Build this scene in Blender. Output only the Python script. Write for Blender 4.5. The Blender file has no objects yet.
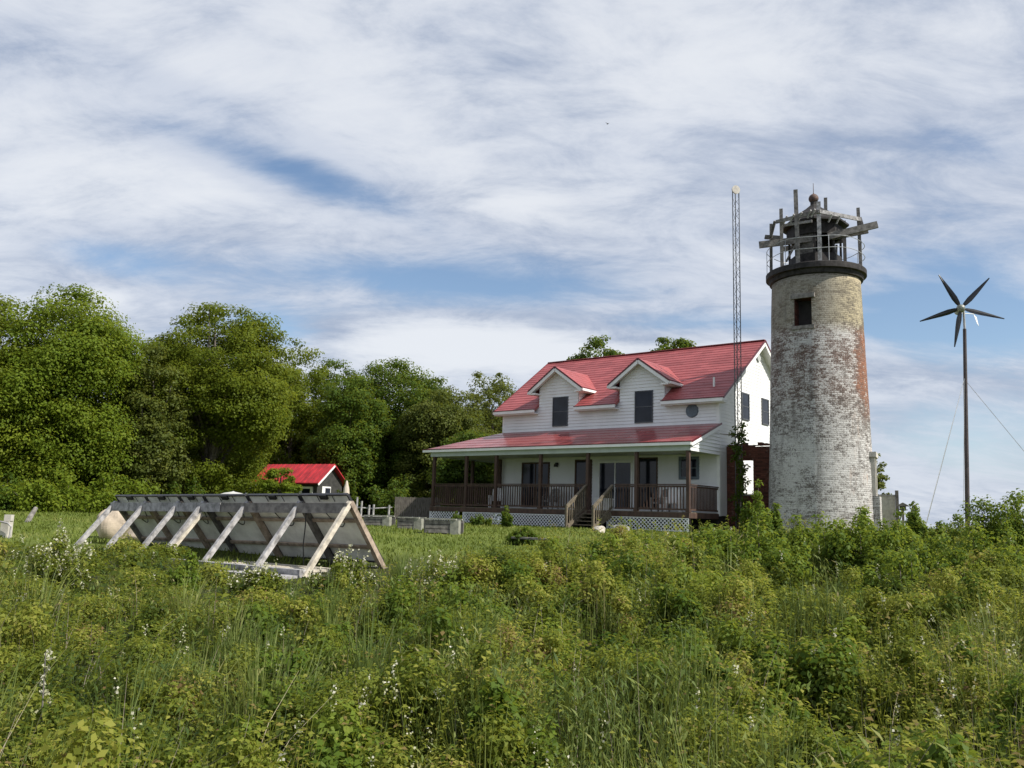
import bpy, math, random
import numpy as np
from math import sin, cos, tan, atan, atan2, radians, pi, sqrt, hypot
from mathutils import Vector, Matrix
random.seed(7); RNG = np.random.default_rng(11)
scene = bpy.context.scene
COL = scene.collection

# ------------------------------------------------------------------ camera
FPX = 858.0; ROLL = 0.030; PITCH = atan((515.0-384.0)/FPX); CZ = 1.7
fw = np.array([0, cos(PITCH), sin(PITCH)]); up0 = np.array([0, -sin(PITCH), cos(PITCH)]); rt0 = np.array([1.0, 0, 0])
cam_d = bpy.data.cameras.new('camera'); cam = bpy.data.objects.new('camera', cam_d); COL.objects.link(cam)
cam_d.sensor_width = 36.0; cam_d.lens = FPX/1024*36.0; cam_d.clip_start = 0.1; cam_d.clip_end = 6000
_r = rt0*cos(ROLL) - up0*(-sin(ROLL)); _r = rt0*cos(ROLL)+up0*sin(ROLL); _u = up0*cos(ROLL)-rt0*sin(ROLL)
M = Matrix(((_r[0], _u[0], -fw[0], 0), (_r[1], _u[1], -fw[1], 0), (_r[2], _u[2], -fw[2], CZ), (0, 0, 0, 1)))
cam.matrix_world = M
scene.camera = cam

def at(px, py, Y):                      # world point seen at that pixel of the photo, Y metres ahead (used to measure the place)
    x = px-512; y = -(py-384)
    c, s = cos(ROLL), sin(ROLL)
    d = fw*FPX + rt0*(c*x-s*y) + up0*(s*x+c*y)
    d = d/d[1]
    return np.array([0, 0, CZ]) + d*Y

# ------------------------------------------------------------------ light
SUN_AZ, SUN_EL = radians(-25), radians(44)
sd = Vector((cos(SUN_EL)*cos(SUN_AZ), cos(SUN_EL)*sin(SUN_AZ), sin(SUN_EL)))
sl = bpy.data.lights.new('sun', 'SUN'); sl.energy = 4.4; sl.angle = radians(0.6); sl.color = (1.0, 0.95, 0.86)
so = bpy.data.objects.new('sun', sl); so.rotation_euler = sd.to_track_quat('Z', 'Y').to_euler(); so.location = (30, -10, 40); COL.objects.link(so)

world = bpy.data.worlds.new('World'); scene.world = world; world.use_nodes = True
wn = world.node_tree; wn.nodes.clear()

class NT:
    """small helper to write node trees"""
    def __init__(s, tree): s.t = tree
    def n(s, typ, **kw):
        nd = s.t.nodes.new(typ)
        for k, v in kw.items():
            if k == 'ins':
                for a, b in v.items(): s.set(nd, a, b)
            else: setattr(nd, k, v)
        return nd
    def set(s, nd, key, val):
        sock = nd.inputs[key]
        if hasattr(val, 'is_output'): s.t.links.new(val, sock)
        else: sock.default_value = val
    def math(s, op, a, b=None, c=None, clamp=False):
        nd = s.t.nodes.new('ShaderNodeMath'); nd.operation = op; nd.use_clamp = clamp
        for i, v in enumerate((a, b, c)):
            if v is not None: s.set(nd, i, v)
        return nd.outputs[0]
    def vmath(s, op, a, b=None):
        nd = s.t.nodes.new('ShaderNodeVectorMath'); nd.operation = op
        s.set(nd, 0, a)
        if b is not None: s.set(nd, 1, b)
        return nd.outputs['Value'] if op in ('DOT_PRODUCT', 'LENGTH') else nd.outputs[0]
    def mix(s, f, a, b):
        nd = s.t.nodes.new('ShaderNodeMix'); nd.data_type = 'RGBA'
        s.set(nd, 0, f); s.set(nd, 6, a); s.set(nd, 7, b)
        return nd.outputs[2]
    def ramp(s, f, stops, interp='LINEAR'):
        nd = s.t.nodes.new('ShaderNodeValToRGB'); cr = nd.color_ramp; cr.interpolation = interp
        while len(cr.elements) < len(stops): cr.elements.new(0.5)
        for e, (p, c) in zip(cr.elements, stops):
            e.position = p; e.color = c if len(c) == 4 else (*c, 1)
        s.set(nd, 0, f); return nd.outputs[0]
    def smooth(s, x, a, b):
        nd = s.t.nodes.new('ShaderNodeMapRange'); nd.interpolation_type = 'SMOOTHSTEP'
        s.set(nd, 0, x); s.set(nd, 1, a); s.set(nd, 2, b); s.set(nd, 3, 0.0); s.set(nd, 4, 1.0)
        return nd.outputs[0]
    def noise(s, vec, scale, detail=4, rough=0.5, dist=0.0):
        nd = s.t.nodes.new('ShaderNodeTexNoise')
        if vec is not None: s.set(nd, 'Vector', vec)
        s.set(nd, 'Scale', scale); s.set(nd, 'Detail', detail); s.set(nd, 'Roughness', rough); s.set(nd, 'Distortion', dist)
        return nd.outputs[0]

W = NT(wn)
sky = W.n('ShaderNodeTexSky', sky_type='NISHITA', sun_disc=False, sun_elevation=SUN_EL, sun_rotation=pi/2-SUN_AZ,
          altitude=100, air_density=1.0, dust_density=0.6, ozone_density=1.6)
tc = W.n('ShaderNodeTexCoord'); D = tc.outputs['Generated']
sep = W.n('ShaderNodeSeparateXYZ', ins={0: D})
zz = W.math('MAXIMUM', sep.outputs[2], 0.0)
den = W.math('ADD', zz, 0.30)
px_ = W.math('DIVIDE', sep.outputs[0], den); py_ = W.math('DIVIDE', sep.outputs[1], den)
comb = W.n('ShaderNodeCombineXYZ', ins={0: px_, 1: py_})
# streets of high cloud run from upper left to lower right as seen
rot = W.n('ShaderNodeMapping', vector_type='POINT', ins={'Vector': comb.outputs[0], 'Rotation': (0, 0, radians(24)), 'Scale': (0.55, 1.25, 1.0), 'Location': (3.1, 1.7, 0.0)})
big = W.noise(rot.outputs[0], 1.5, 12, 0.60, 0.45)
rot2 = W.n('ShaderNodeMapping', vector_type='POINT', ins={'Vector': comb.outputs[0], 'Rotation': (0, 0, radians(10)), 'Scale': (1.0, 1.7, 1.0), 'Location': (9.1, 4.7, 2.0)})
fine = W.noise(rot2.outputs[0], 4.2, 10, 0.66, 0.4)
def direc(px, py):
    v = at(px, py, 10.0)-np.array([0, 0, CZ]); return tuple(v/np.linalg.norm(v))
def ell(px0, py0, px1, py1, w):         # soft elongated region of the sky dome, between two directions
    a = np.array(direc(px0, py0)); b = np.array(direc(px1, py1)); m = (a+b); m /= np.linalg.norm(m)
    t = b-a; half = np.linalg.norm(t)/2; t /= np.linalg.norm(t); q = np.cross(m, t)
    dt = W.math('MULTIPLY', W.vmath('DOT_PRODUCT', D, tuple(t)), 1.0/half)
    off = W.math('SUBTRACT', dt, float(np.dot(m, t))/half)
    dq = W.math('MULTIPLY', W.vmath('DOT_PRODUCT', D, tuple(q)), 1.0/w)
    r2 = W.math('ADD', W.math('POWER', W.math('ABSOLUTE', off), 2.0), W.math('POWER', W.math('ABSOLUTE', dq), 2.0))
    front = W.math('GREATER_THAN', W.vmath('DOT_PRODUCT', D, tuple(m)), 0.0)
    return W.math('MULTIPLY', W.math('EXPONENT', W.math('MULTIPLY', r2, -1.0)), front)
gaps = [(130, 118, 430, 215, 0.026, 0.40), (250, 255, 620, 300, 0.022, 0.16), (20, 240, 140, 262, 0.02, 0.12), (330, 275, 760, 268, 0.036, 0.13), (40, 40, 340, 150, 0.018, 0.16), (230, 320, 330, 350, 0.03, 0.26), (840, 285, 1080, 325, 0.060, 0.42),
        (560, 330, 960, 315, 0.02, 0.18), (650, 160, 1100, 120, 0.05, 0.07), (60, 255, 200, 270, 0.03, 0.12), (860, 440, 1080, 460, 0.05, 0.22), (930, 130, 1060, 165, 0.02, 0.10)]
cov = W.math('ADD', W.math('MULTIPLY', big, 0.85), W.math('MULTIPLY', fine, 0.32))
cov = W.math('ADD', cov, 0.09)
for g in gaps:
    cov = W.math('SUBTRACT', cov, W.math('MULTIPLY', ell(*g[:5]), g[5]))
adds = [(300, 345, 640, 342, 0.030, 0.29), (660, 375, 780, 350, 0.03, 0.12), (480, 60, 1100, 40, 0.10, 0.14), (-50, 120, 200, 210, 0.05, 0.06), (380, 190, 640, 230, 0.03, 0.14), (700, 250, 780, 262, 0.02, 0.12), (850, 375, 1060, 385, 0.018, 0.14), (70, 300, 130, 302, 0.02, 0.15)]
for g in adds:
    cov = W.math('ADD', cov, W.math('MULTIPLY', ell(*g[:5]), g[5]))
mask = W.smooth(cov, 0.37, 0.66)
shade = W.smooth(W.math('ADD', W.math('MULTIPLY', fine, 0.55), W.math('MULTIPLY', big, 0.45)), 0.36, 0.60)
ccol = W.mix(shade, (2.75, 3.25, 4.25, 1), (4.75, 5.1, 5.8, 1))
# thickest cloud reads white
thick = W.smooth(cov, 0.64, 0.90)
ccol = W.mix(thick, ccol, (6.0, 6.2, 6.55, 1))
# summer haze whitens the lowest few degrees
lowm = W.math('MULTIPLY', W.math('SUBTRACT', 1.0, W.smooth(sep.outputs[2], 0.0, 0.20)), 0.62)
skyc = W.mix(lowm, sky.outputs[0], (4.1, 5.1, 6.1, 1))
allc = W.mix(W.math('MULTIPLY', mask, 0.93), skyc, ccol)
bg = W.n('ShaderNodeBackground', ins={'Color': allc, 'Strength': 0.10})
wo = W.n('ShaderNodeOutputWorld', ins={'Surface': bg.outputs[0]})

vs = scene.view_settings
vs.view_transform = 'Standard'; vs.look = 'None'; vs.gamma = 1.0; vs.exposure = 0.48; vs.use_curve_mapping = False
scene.render.resolution_x = 1024; scene.render.resolution_y = 768
scene.render.engine = 'CYCLES'
scene.cycles.max_bounces = 6; scene.cycles.diffuse_bounces = 3; scene.cycles.transmission_bounces = 4; scene.cycles.transparent_max_bounces = 4

# ------------------------------------------------------------------ materials
def new_mat(name):
    m = bpy.data.materials.new(name); m.use_nodes = True
    nt = m.node_tree; nt.nodes.clear(); T = NT(nt)
    out = T.n('ShaderNodeOutputMaterial'); b = T.n('ShaderNodeBsdfPrincipled')
    nt.links.new(b.outputs[0], out.inputs[0])
    return m, T, b, out
def objc(T): return T.n('ShaderNodeTexCoord').outputs['Object']
def bump(T, b, h, strength=0.3, dist=0.02):
    nd = T.n('ShaderNodeBump', ins={'Height': h, 'Strength': strength, 'Distance': dist}); T.set(b, 'Normal', nd.outputs[0])
def plain(name, c, rough=0.6, var=0.18, scale=3.0, metal=0.0, spec=0.5, bmp=0.0, stretch=(1, 1, 1), c2=None):
    m, T, b, o = new_mat(name)
    mp = T.n('ShaderNodeMapping', ins={'Vector': objc(T), 'Scale': stretch})
    n = T.noise(mp.outputs[0], scale, 6, 0.62)
    lo = tuple(x*(1-var*1.6) for x in c) if c2 is None else c2
    hi = tuple(min(x*(1+var), 1) for x in c)
    T.set(b, 'Base Color', T.ramp(n, [(0.33, lo), (0.62, hi)]))
    T.set(b, 'Roughness', rough); T.set(b, 'Metallic', metal); T.set(b, 'Specular IOR Level', spec)
    if bmp: bump(T, b, n, bmp, 0.02)
    return m
M_WHITE = plain('white_siding', (0.77, 0.775, 0.78), 0.55, 0.05, 0.8, stretch=(1.0, 1.0, 0.5))
M_TRIM = plain('white_trim', (0.80, 0.80, 0.79), 0.5, 0.05, 2.0)
M_BEAM = plain('porch_beam_paint', (0.42, 0.47, 0.46), 0.6, 0.06, 2.0)
M_CEIL = plain('porch_ceiling', (0.45, 0.47, 0.46), 0.6, 0.06, 2.0)
M_REDTRIM = plain('dark_red_trim', (0.11, 0.012, 0.018), 0.4, 0.1, 2.0)
M_BROWN = plain('brown_stained_wood', (0.066, 0.036, 0.026), 0.7, 0.3, 6.0, stretch=(1, 1, 0.3))
M_OLDWOOD = plain('weathered_stair_wood', (0.14, 0.115, 0.08), 0.8, 0.3, 8.0)
M_GREYWOOD = plain('grey_weathered_wood', (0.33, 0.32, 0.32), 0.85, 0.35, 7.0, bmp=0.3, stretch=(1, 1, 1))
M_TANWOOD = plain('tan_weathered_wood', (0.33, 0.26, 0.20), 0.85, 0.3, 7.0, bmp=0.3)
M_PALEWOOD = plain('pale_weathered_wood', (0.50, 0.45, 0.37), 0.85, 0.25, 7.0, bmp=0.3)
M_DARKWOOD = plain('dark_timber', (0.13, 0.12, 0.11), 0.85, 0.35, 6.0, bmp=0.3)
M_MIDWOOD = plain('mid_grey_timber', (0.19, 0.175, 0.16), 0.85, 0.35, 6.0, bmp=0.3)
M_IRON = plain('dark_iron', (0.030, 0.027, 0.026), 0.7, 0.4, 5.0, spec=0.25)
M_RUST = plain('rusty_iron', (0.10, 0.055, 0.04), 0.7, 0.5, 6.0, c2=(0.035, 0.03, 0.03))
M_GALV = plain('galvanised_steel', (0.42, 0.43, 0.44), 0.45, 0.15, 5.0, metal=0.3)
M_MAST = plain('mast_steel', (0.10, 0.105, 0.11), 0.5, 0.2, 5.0, metal=0.3)
M_LATT = plain('white_lattice', (0.78, 0.79, 0.82), 0.6, 0.05, 3.0)
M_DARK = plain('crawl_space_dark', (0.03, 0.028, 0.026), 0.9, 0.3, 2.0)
M_BACKSHEET = plain('panel_backsheet', (0.88, 0.86, 0.81), 0.6, 0.16, 2.0)
M_BLACKFRAME = plain('panel_frame', (0.03, 0.03, 0.034), 0.4, 0.2, 3.0)
M_CELL = plain('panel_cells', (0.01, 0.014, 0.03), 0.12, 0.2, 3.0)
M_CABLE = plain('black_cable', (0.02, 0.02, 0.02), 0.6, 0.2, 3.0)
M_BLADE = plain('black_blade', (0.012, 0.013, 0.016), 0.35, 0.2, 3.0)
M_HUB = plain('hub_grey', (0.22, 0.24, 0.21), 0.45, 0.15, 3.0)
M_POLE = plain('brown_pole', (0.06, 0.045, 0.045), 0.6, 0.3, 4.0)
M_CONC = plain('pale_concrete', (0.50, 0.47, 0.42), 0.85, 0.15, 4.0, bmp=0.2)
M_BENCH = plain('pale_block', (0.25, 0.25, 0.21), 0.85, 0.2, 6.0, bmp=0.2)
M_STONE = plain('tan_boulder', (0.47, 0.39, 0.30), 0.85, 0.22, 3.0, bmp=0.6)
M_STONEG = plain('grey_boulder', (0.22, 0.215, 0.20), 0.85, 0.25, 4.0, bmp=0.6)
M_STONEW = plain('white_boulder', (0.46, 0.42, 0.36), 0.85, 0.2, 4.0, bmp=0.6)
M_CANVAS = plain('beige_canvas', (0.55, 0.48, 0.40), 0.85, 0.1, 4.0)
M_CANVASW = plain('white_canvas', (0.50, 0.50, 0.48), 0.85, 0.06, 4.0)
M_PLASTIC = plain('white_plastic', (0.75, 0.75, 0.74), 0.4, 0.05, 3.0)
M_WICKER = plain('grey_wicker', (0.22, 0.22, 0.22), 0.8, 0.3, 14.0)
M_COTWALL = plain('dark_cottage_boards', (0.035, 0.035, 0.032), 0.8, 0.3, 4.0)
M_COTRED = plain('bright_red_metal_roof', (0.42, 0.026, 0.034), 0.55, 0.25, 2.2, stretch=(1, 0.4, 1))
M_FENCE = plain('old_board_fence', (0.13, 0.115, 0.10), 0.9, 0.35, 5.0, stretch=(3, 3, 0.6))
M_BARK = plain('bark', (0.14, 0.12, 0.10), 0.9, 0.4, 6.0, bmp=0.5, stretch=(2, 2, 0.4))
M_TWIG = plain('dry_twig', (0.22, 0.19, 0.15), 0.9, 0.35, 8.0)
M_LENS = plain('lamp_black', (0.02, 0.02, 0.02), 0.4, 0.2, 3.0)
M_WEATHVENT = plain('blue_grey_vent', (0.10, 0.13, 0.16), 0.45, 0.2, 4.0)
M_SASH = plain('dark_grey_sash', (0.07, 0.075, 0.085), 0.5, 0.15, 4.0)
M_FEATHER = plain('bird_feathers', (0.05, 0.05, 0.06), 0.7, 0.2, 9.0)
M_FLOWER = plain('white_blossom', (0.72, 0.70, 0.60), 0.7, 0.12, 9.0)

def glass(name, c=(0.010, 0.013, 0.020), rough=0.06):
    m, T, b, o = new_mat(name)
    n = T.noise(objc(T), 1.6, 3, 0.5)
    T.set(b, 'Base Color', T.ramp(n, [(0.35, tuple(x*0.6 for x in c)), (0.65, tuple(x*1.5 for x in c))])); T.set(b, 'Roughness', rough); T.set(b, 'Specular IOR Level', 0.32)
    bump(T, b, n, 0.04, 0.02)
    return m
M_GLASS = glass('window_glass')

def roofmat(name, c, wid, hei, rough):
    m, T, b, o = new_mat(name)
    oc = objc(T); sp = T.n('ShaderNodeSeparateXYZ', ins={0: oc})
    cb = T.n('ShaderNodeCombineXYZ', ins={0: sp.outputs[0], 1: T.math('MULTIPLY', sp.outputs[1], 1.22)})
    br = T.n('ShaderNodeTexBrick', offset=0.5, ins={'Vector': cb.outputs[0], 'Scale': 1.0, 'Mortar Size': 0.012, 'Mortar Smooth': 0.3, 'Bias': 0.0,
             'Brick Width': wid, 'Row Height': hei, 'Color1': (0, 0, 0, 1), 'Color2': (1, 1, 1, 1), 'Mortar': (0.5, 0.5, 0.5, 1)})
    n = T.noise(oc, 0.9, 5, 0.6)
    v = T.math('ADD', T.math('MULTIPLY', br.outputs[0], 0.30), T.math('MULTIPLY', n, 0.70))
    T.set(b, 'Base Color', T.ramp(v, [(0.25, tuple(x*0.72 for x in c)), (0.72, tuple(min(1, x*1.12+0.015) for x in c))]))
    T.set(b, 'Roughness', rough); T.set(b, 'Specular IOR Level', 0.55)
    bump(T, b, T.math('SUBTRACT', 1.0, br.outputs[1]), 0.35, 0.01)
    return m
M_ROOF = roofmat('red_metal_shingles', (0.325, 0.066, 0.066), 0.62, 0.30, 0.50)
M_PROOF = roofmat('red_porch_roof', (0.27, 0.054, 0.054), 0.62, 3.0, 0.25)

def brickwall(name, kind):
    m, T, b, o = new_mat(name)
    oc = objc(T); sp = T.n('ShaderNodeSeparateXYZ', ins={0: oc})
    if kind == 'tower':
        ang = T.math('ARCTAN2', sp.outputs[0], sp.outputs[1]); xx = T.math('MULTIPLY', ang, 2.2)
    else:
        xx = sp.outputs[0]
    wob = T.noise(oc, 1.1, 3, 0.5)
    zz = T.math('ADD', sp.outputs[2], T.math('MULTIPLY', wob, 0.03))
    cb = T.n('ShaderNodeCombineXYZ', ins={0: xx, 1: zz})
    br = T.n('ShaderNodeTexBrick', offset=0.5, ins={'Vector': cb.outputs[0], 'Scale': 1.0, 'Mortar Size': 0.013, 'Mortar Smooth': 0.5, 'Bias': 0.0,
             'Brick Width': 0.23, 'Row Height': 0.088, 'Color1': (0, 0, 0, 1), 'Color2': (1, 1, 1, 1), 'Mortar': (0.35, 0.35, 0.35, 1)})
    rb = br.outputs[0]
    n1 = T.noise(oc, 1.3, 6, 0.65); n2 = T.noise(oc, 7.0, 6, 0.75); n3 = T.noise(oc, 0.55, 4, 0.5)
    if kind == 'tower':
        z = sp.outputs[2]                      # metres above the tower's foot
        zj = T.math('ADD', z, T.math('MULTIPLY', T.math('SUBTRACT', n1, 0.5), 3.0))
        # bare brick: grey-tan, with red courses in a middle band, cream at the top
        grey = T.mix(rb, (0.11, 0.095, 0.088, 1), (0.21, 0.185, 0.165, 1))
        redb = T.mix(rb, (0.11, 0.062, 0.048, 1), (0.23, 0.115, 0.085, 1))
        cream = T.mix(rb, (0.15, 0.13, 0.10, 1), (0.26, 0.22, 0.16, 1))
        redness = T.math('MULTIPLY', T.smooth(zj, 4.6, 6.6), T.math('SUBTRACT', 1.0, T.smooth(zj, 8.9, 9.4)))
        # weather side (right of the view): paint gone down to red brick
        sx = T.math('ADD', sp.outputs[0], T.math('MULTIPLY', T.math('SUBTRACT', n1, 0.5), 1.3))
        side = T.math('MULTIPLY', T.smooth(sx, 1.40, 1.90), T.smooth(n2, 0.36, 0.52))
        base = T.mix(T.math('MULTIPLY', redness, 0.55), grey, redb)
        base = T.mix(T.math('MULTIPLY', T.math('MULTIPLY', side, redness), 0.9), base, T.mix(rb, (0.22, 0.095, 0.058, 1), (0.36, 0.165, 0.10, 1)))
        zf = T.math('ADD', z, T.math('ADD', T.math('MULTIPLY', T.math('SUBTRACT', n1, 0.5), 0.5), T.math('MULTIPLY', T.math('SUBTRACT', n2, 0.5), 0.5)))
        topm = T.smooth(zf, 8.6, 9.35)
        base = T.mix(topm, base, cream)
        # flaked whitewash, brick by brick
        n4 = T.noise(T.n('ShaderNodeMapping', ins={'Vector': oc, 'Scale': (1.0, 1.0, 1.15)}).outputs[0], 17.0, 5, 0.80)
        pv = T.math('ADD', T.math('ADD', T.math('MULTIPLY', n4, 0.80), T.math('MULTIPLY', rb, 0.13)), T.math('MULTIPLY', n1, 0.40))
        lowc = T.math('SUBTRACT', 1.0, T.smooth(T.math('ADD', z, T.math('MULTIPLY', T.math('SUBTRACT', n1, 0.5), 1.6)), 3.6, 5.6))
        pv = T.math('ADD', pv, T.math('MULTIPLY', lowc, 0.048))
        bands = T.noise(T.n('ShaderNodeMapping', ins={'Vector': oc, 'Scale': (0.25, 0.25, 1.6)}).outputs[0], 0.9, 4, 0.6)
        pv = T.math('ADD', pv, T.math('MULTIPLY', T.math('SUBTRACT', bands, 0.5), 0.12))
        pv = T.math('SUBTRACT', pv, T.math('MULTIPLY', T.math('MULTIPLY', side, redness), 0.26))
        pv = T.math('ADD', pv, T.math('MULTIPLY', topm, 0.03))
        pm = T.smooth(pv, 0.585, 0.745)
        paint = T.mix(n3, (0.51, 0.50, 0.49, 1), (0.65, 0.64, 0.62, 1))
        paint = T.mix(T.math('MULTIPLY', T.smooth(T.noise(T.n('ShaderNodeMapping', ins={'Vector': oc, 'Scale': (1.5, 1.5, 0.5)}).outputs[0], 1.7, 5, 0.65), 0.52, 0.70), T.math('MULTIPLY', T.smooth(sx, 0.4, 1.9), 0.55)), paint, (0.40, 0.235, 0.15, 1))
        sunlit_side = T.smooth(sx, 0.2, 1.6)  # sunlight put into the upper paint: greyer left, lighter cream towards the sun
        paint = T.mix(topm, paint, T.mix(sunlit_side, (0.325, 0.305, 0.26, 1), (0.47, 0.405, 0.27, 1)))
        col = T.mix(T.math('MULTIPLY', pm, 0.92), base, paint)
        dirt = T.math('MULTIPLY', T.smooth(T.noise(T.n('ShaderNodeMapping', ins={'Vector': oc, 'Scale': (2.0, 2.0, 0.35)}).outputs[0], 1.5, 5, 0.6), 0.50, 0.72), 0.5)
        col = T.mix(dirt, col, (0.12, 0.105, 0.095, 1))
    else:
        redb = T.mix(rb, (0.055, 0.022, 0.016, 1), (0.15, 0.055, 0.038, 1))
        pm = T.smooth(T.math('ADD', T.math('MULTIPLY', n2, 0.6), T.math('MULTIPLY', n1, 0.5)), 0.60, 0.72)
        col = T.mix(T.math('MULTIPLY', pm, 0.45), redb, (0.34, 0.31, 0.29, 1))
    T.set(b, 'Base Color', col); T.set(b, 'Roughness', 0.9); T.set(b, 'Specular IOR Level', 0.25)
    h = T.math('ADD', T.math('MULTIPLY', T.math('SUBTRACT', 1.0, br.outputs[1]), 0.6), T.math('MULTIPLY', n2, 0.7))
    bump(T, b, h, 0.8, 0.03)
    return m
M_TOWER = brickwall('flaked_tower_brick', 'tower')
M_RUIN = brickwall('dark_ruin_brick', 'flat')

def leafmat(name, stops, trans=0.35, rough=0.55):
    m, T, b, out = new_mat(name)
    a = T.n('ShaderNodeAttribute', attribute_name='rnd')
    c = T.ramp(a.outputs['Fac'], stops)
    T.set(b, 'Base Color', c); T.set(b, 'Roughness', rough); T.set(b, 'Specular IOR Level', 0.16)
    tr = T.n('ShaderNodeBsdfTranslucent', ins={'Color': T.mix(0.35, c, (0.40, 0.41, 0.04, 1))})
    ms = T.n('ShaderNodeMixShader', ins={0: trans}); T.t.links.new(b.outputs[0], ms.inputs[1]); T.t.links.new(tr.outputs[0], ms.inputs[2])
    T.t.links.new(ms.outputs[0], out.inputs[0])
    return m
L_LIGHT = leafmat('leaves_bright', [(0.0, (0.070, 0.115, 0.010)), (0.5, (0.136, 0.200, 0.018)), (1.0, (0.235, 0.285, 0.030))], 0.48)
L_MAPLE = leafmat('leaves_maple', [(0.0, (0.066, 0.096, 0.009)), (0.5, (0.114, 0.156, 0.014)), (1.0, (0.190, 0.225, 0.024))], 0.48)
L_DARK = leafmat('leaves_dark', [(0.0, (0.032, 0.062, 0.009)), (0.5, (0.070, 0.122, 0.015)), (1.0, (0.130, 0.190, 0.026))], 0.46)
L_OLIVE = leafmat('leaves_olive', [(0.0, (0.044, 0.066, 0.013)), (0.5, (0.096, 0.122, 0.024)), (1.0, (0.165, 0.180, 0.042))], 0.38)
L_SHRUB = leafmat('leaves_shrub', [(0.0, (0.036, 0.080, 0.010)), (0.5, (0.112, 0.178, 0.022)), (1.0, (0.240, 0.300, 0.042))], 0.48)
L_WEED = leafmat('leaves_weed', [(0.0, (0.024, 0.048, 0.010)), (0.35, (0.088, 0.128, 0.018)), (0.65, (0.190, 0.228, 0.032)), (0.93, (0.350, 0.345, 0.070)), (1.0, (0.22, 0.140, 0.070))], 0.48)
L_GRASS = leafmat('grass_blades', [(0.0, (0.034, 0.066, 0.018)), (0.5, (0.105, 0.150, 0.036)), (0.85, (0.210, 0.245, 0.070)), (1.0, (0.30, 0.26, 0.13))], 0.3)
L_LAWN = leafmat('lawn_blades', [(0.0, (0.085, 0.125, 0.022)), (0.6, (0.150, 0.190, 0.035)), (1.0, (0.230, 0.230, 0.070))], 0.25)
L_DRY = leafmat('dry_stalks', [(0.0, (0.10, 0.085, 0.07)), (0.6, (0.22, 0.19, 0.14)), (1.0, (0.38, 0.33, 0.22))], 0.1)
L_BLOSSOM = leafmat('blossom_petals', [(0.0, (0.28, 0.30, 0.13)), (0.5, (0.50, 0.49, 0.34)), (1.0, (0.68, 0.66, 0.56))], 0.25)

def groundmat():
    m, T, b, o = new_mat('meadow_ground')
    oc = objc(T); n = T.noise(oc, 0.6, 8, 0.65); n2 = T.noise(oc, 9.0, 6, 0.7)
    sp = T.n('ShaderNodeSeparateXYZ', ins={0: oc})
    lawn = T.smooth(sp.outputs[1], 17.0, 22.0)
    soil = T.ramp(n2, [(0.3, (0.022, 0.024, 0.012)), (0.55, (0.045, 0.052, 0.020)), (0.75, (0.085, 0.070, 0.042))])
    grs = T.ramp(T.math('ADD', T.math('MULTIPLY', n, 0.6), T.math('MULTIPLY', n2, 0.4)), [(0.35, (0.075, 0.105, 0.022)), (0.6, (0.135, 0.165, 0.036)), (0.75, (0.20, 0.20, 0.07))])
    T.set(b, 'Base Color', T.mix(lawn, soil, grs)); T.set(b, 'Roughness', 0.95); T.set(b, 'Specular IOR Level', 0.1)
    bump(T, b, n2, 0.6, 0.05)
    return m
M_GROUND = groundmat()
M_LAKE = plain('lake_water', (0.10, 0.16, 0.20), 0.15, 0.1, 0.05)

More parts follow.
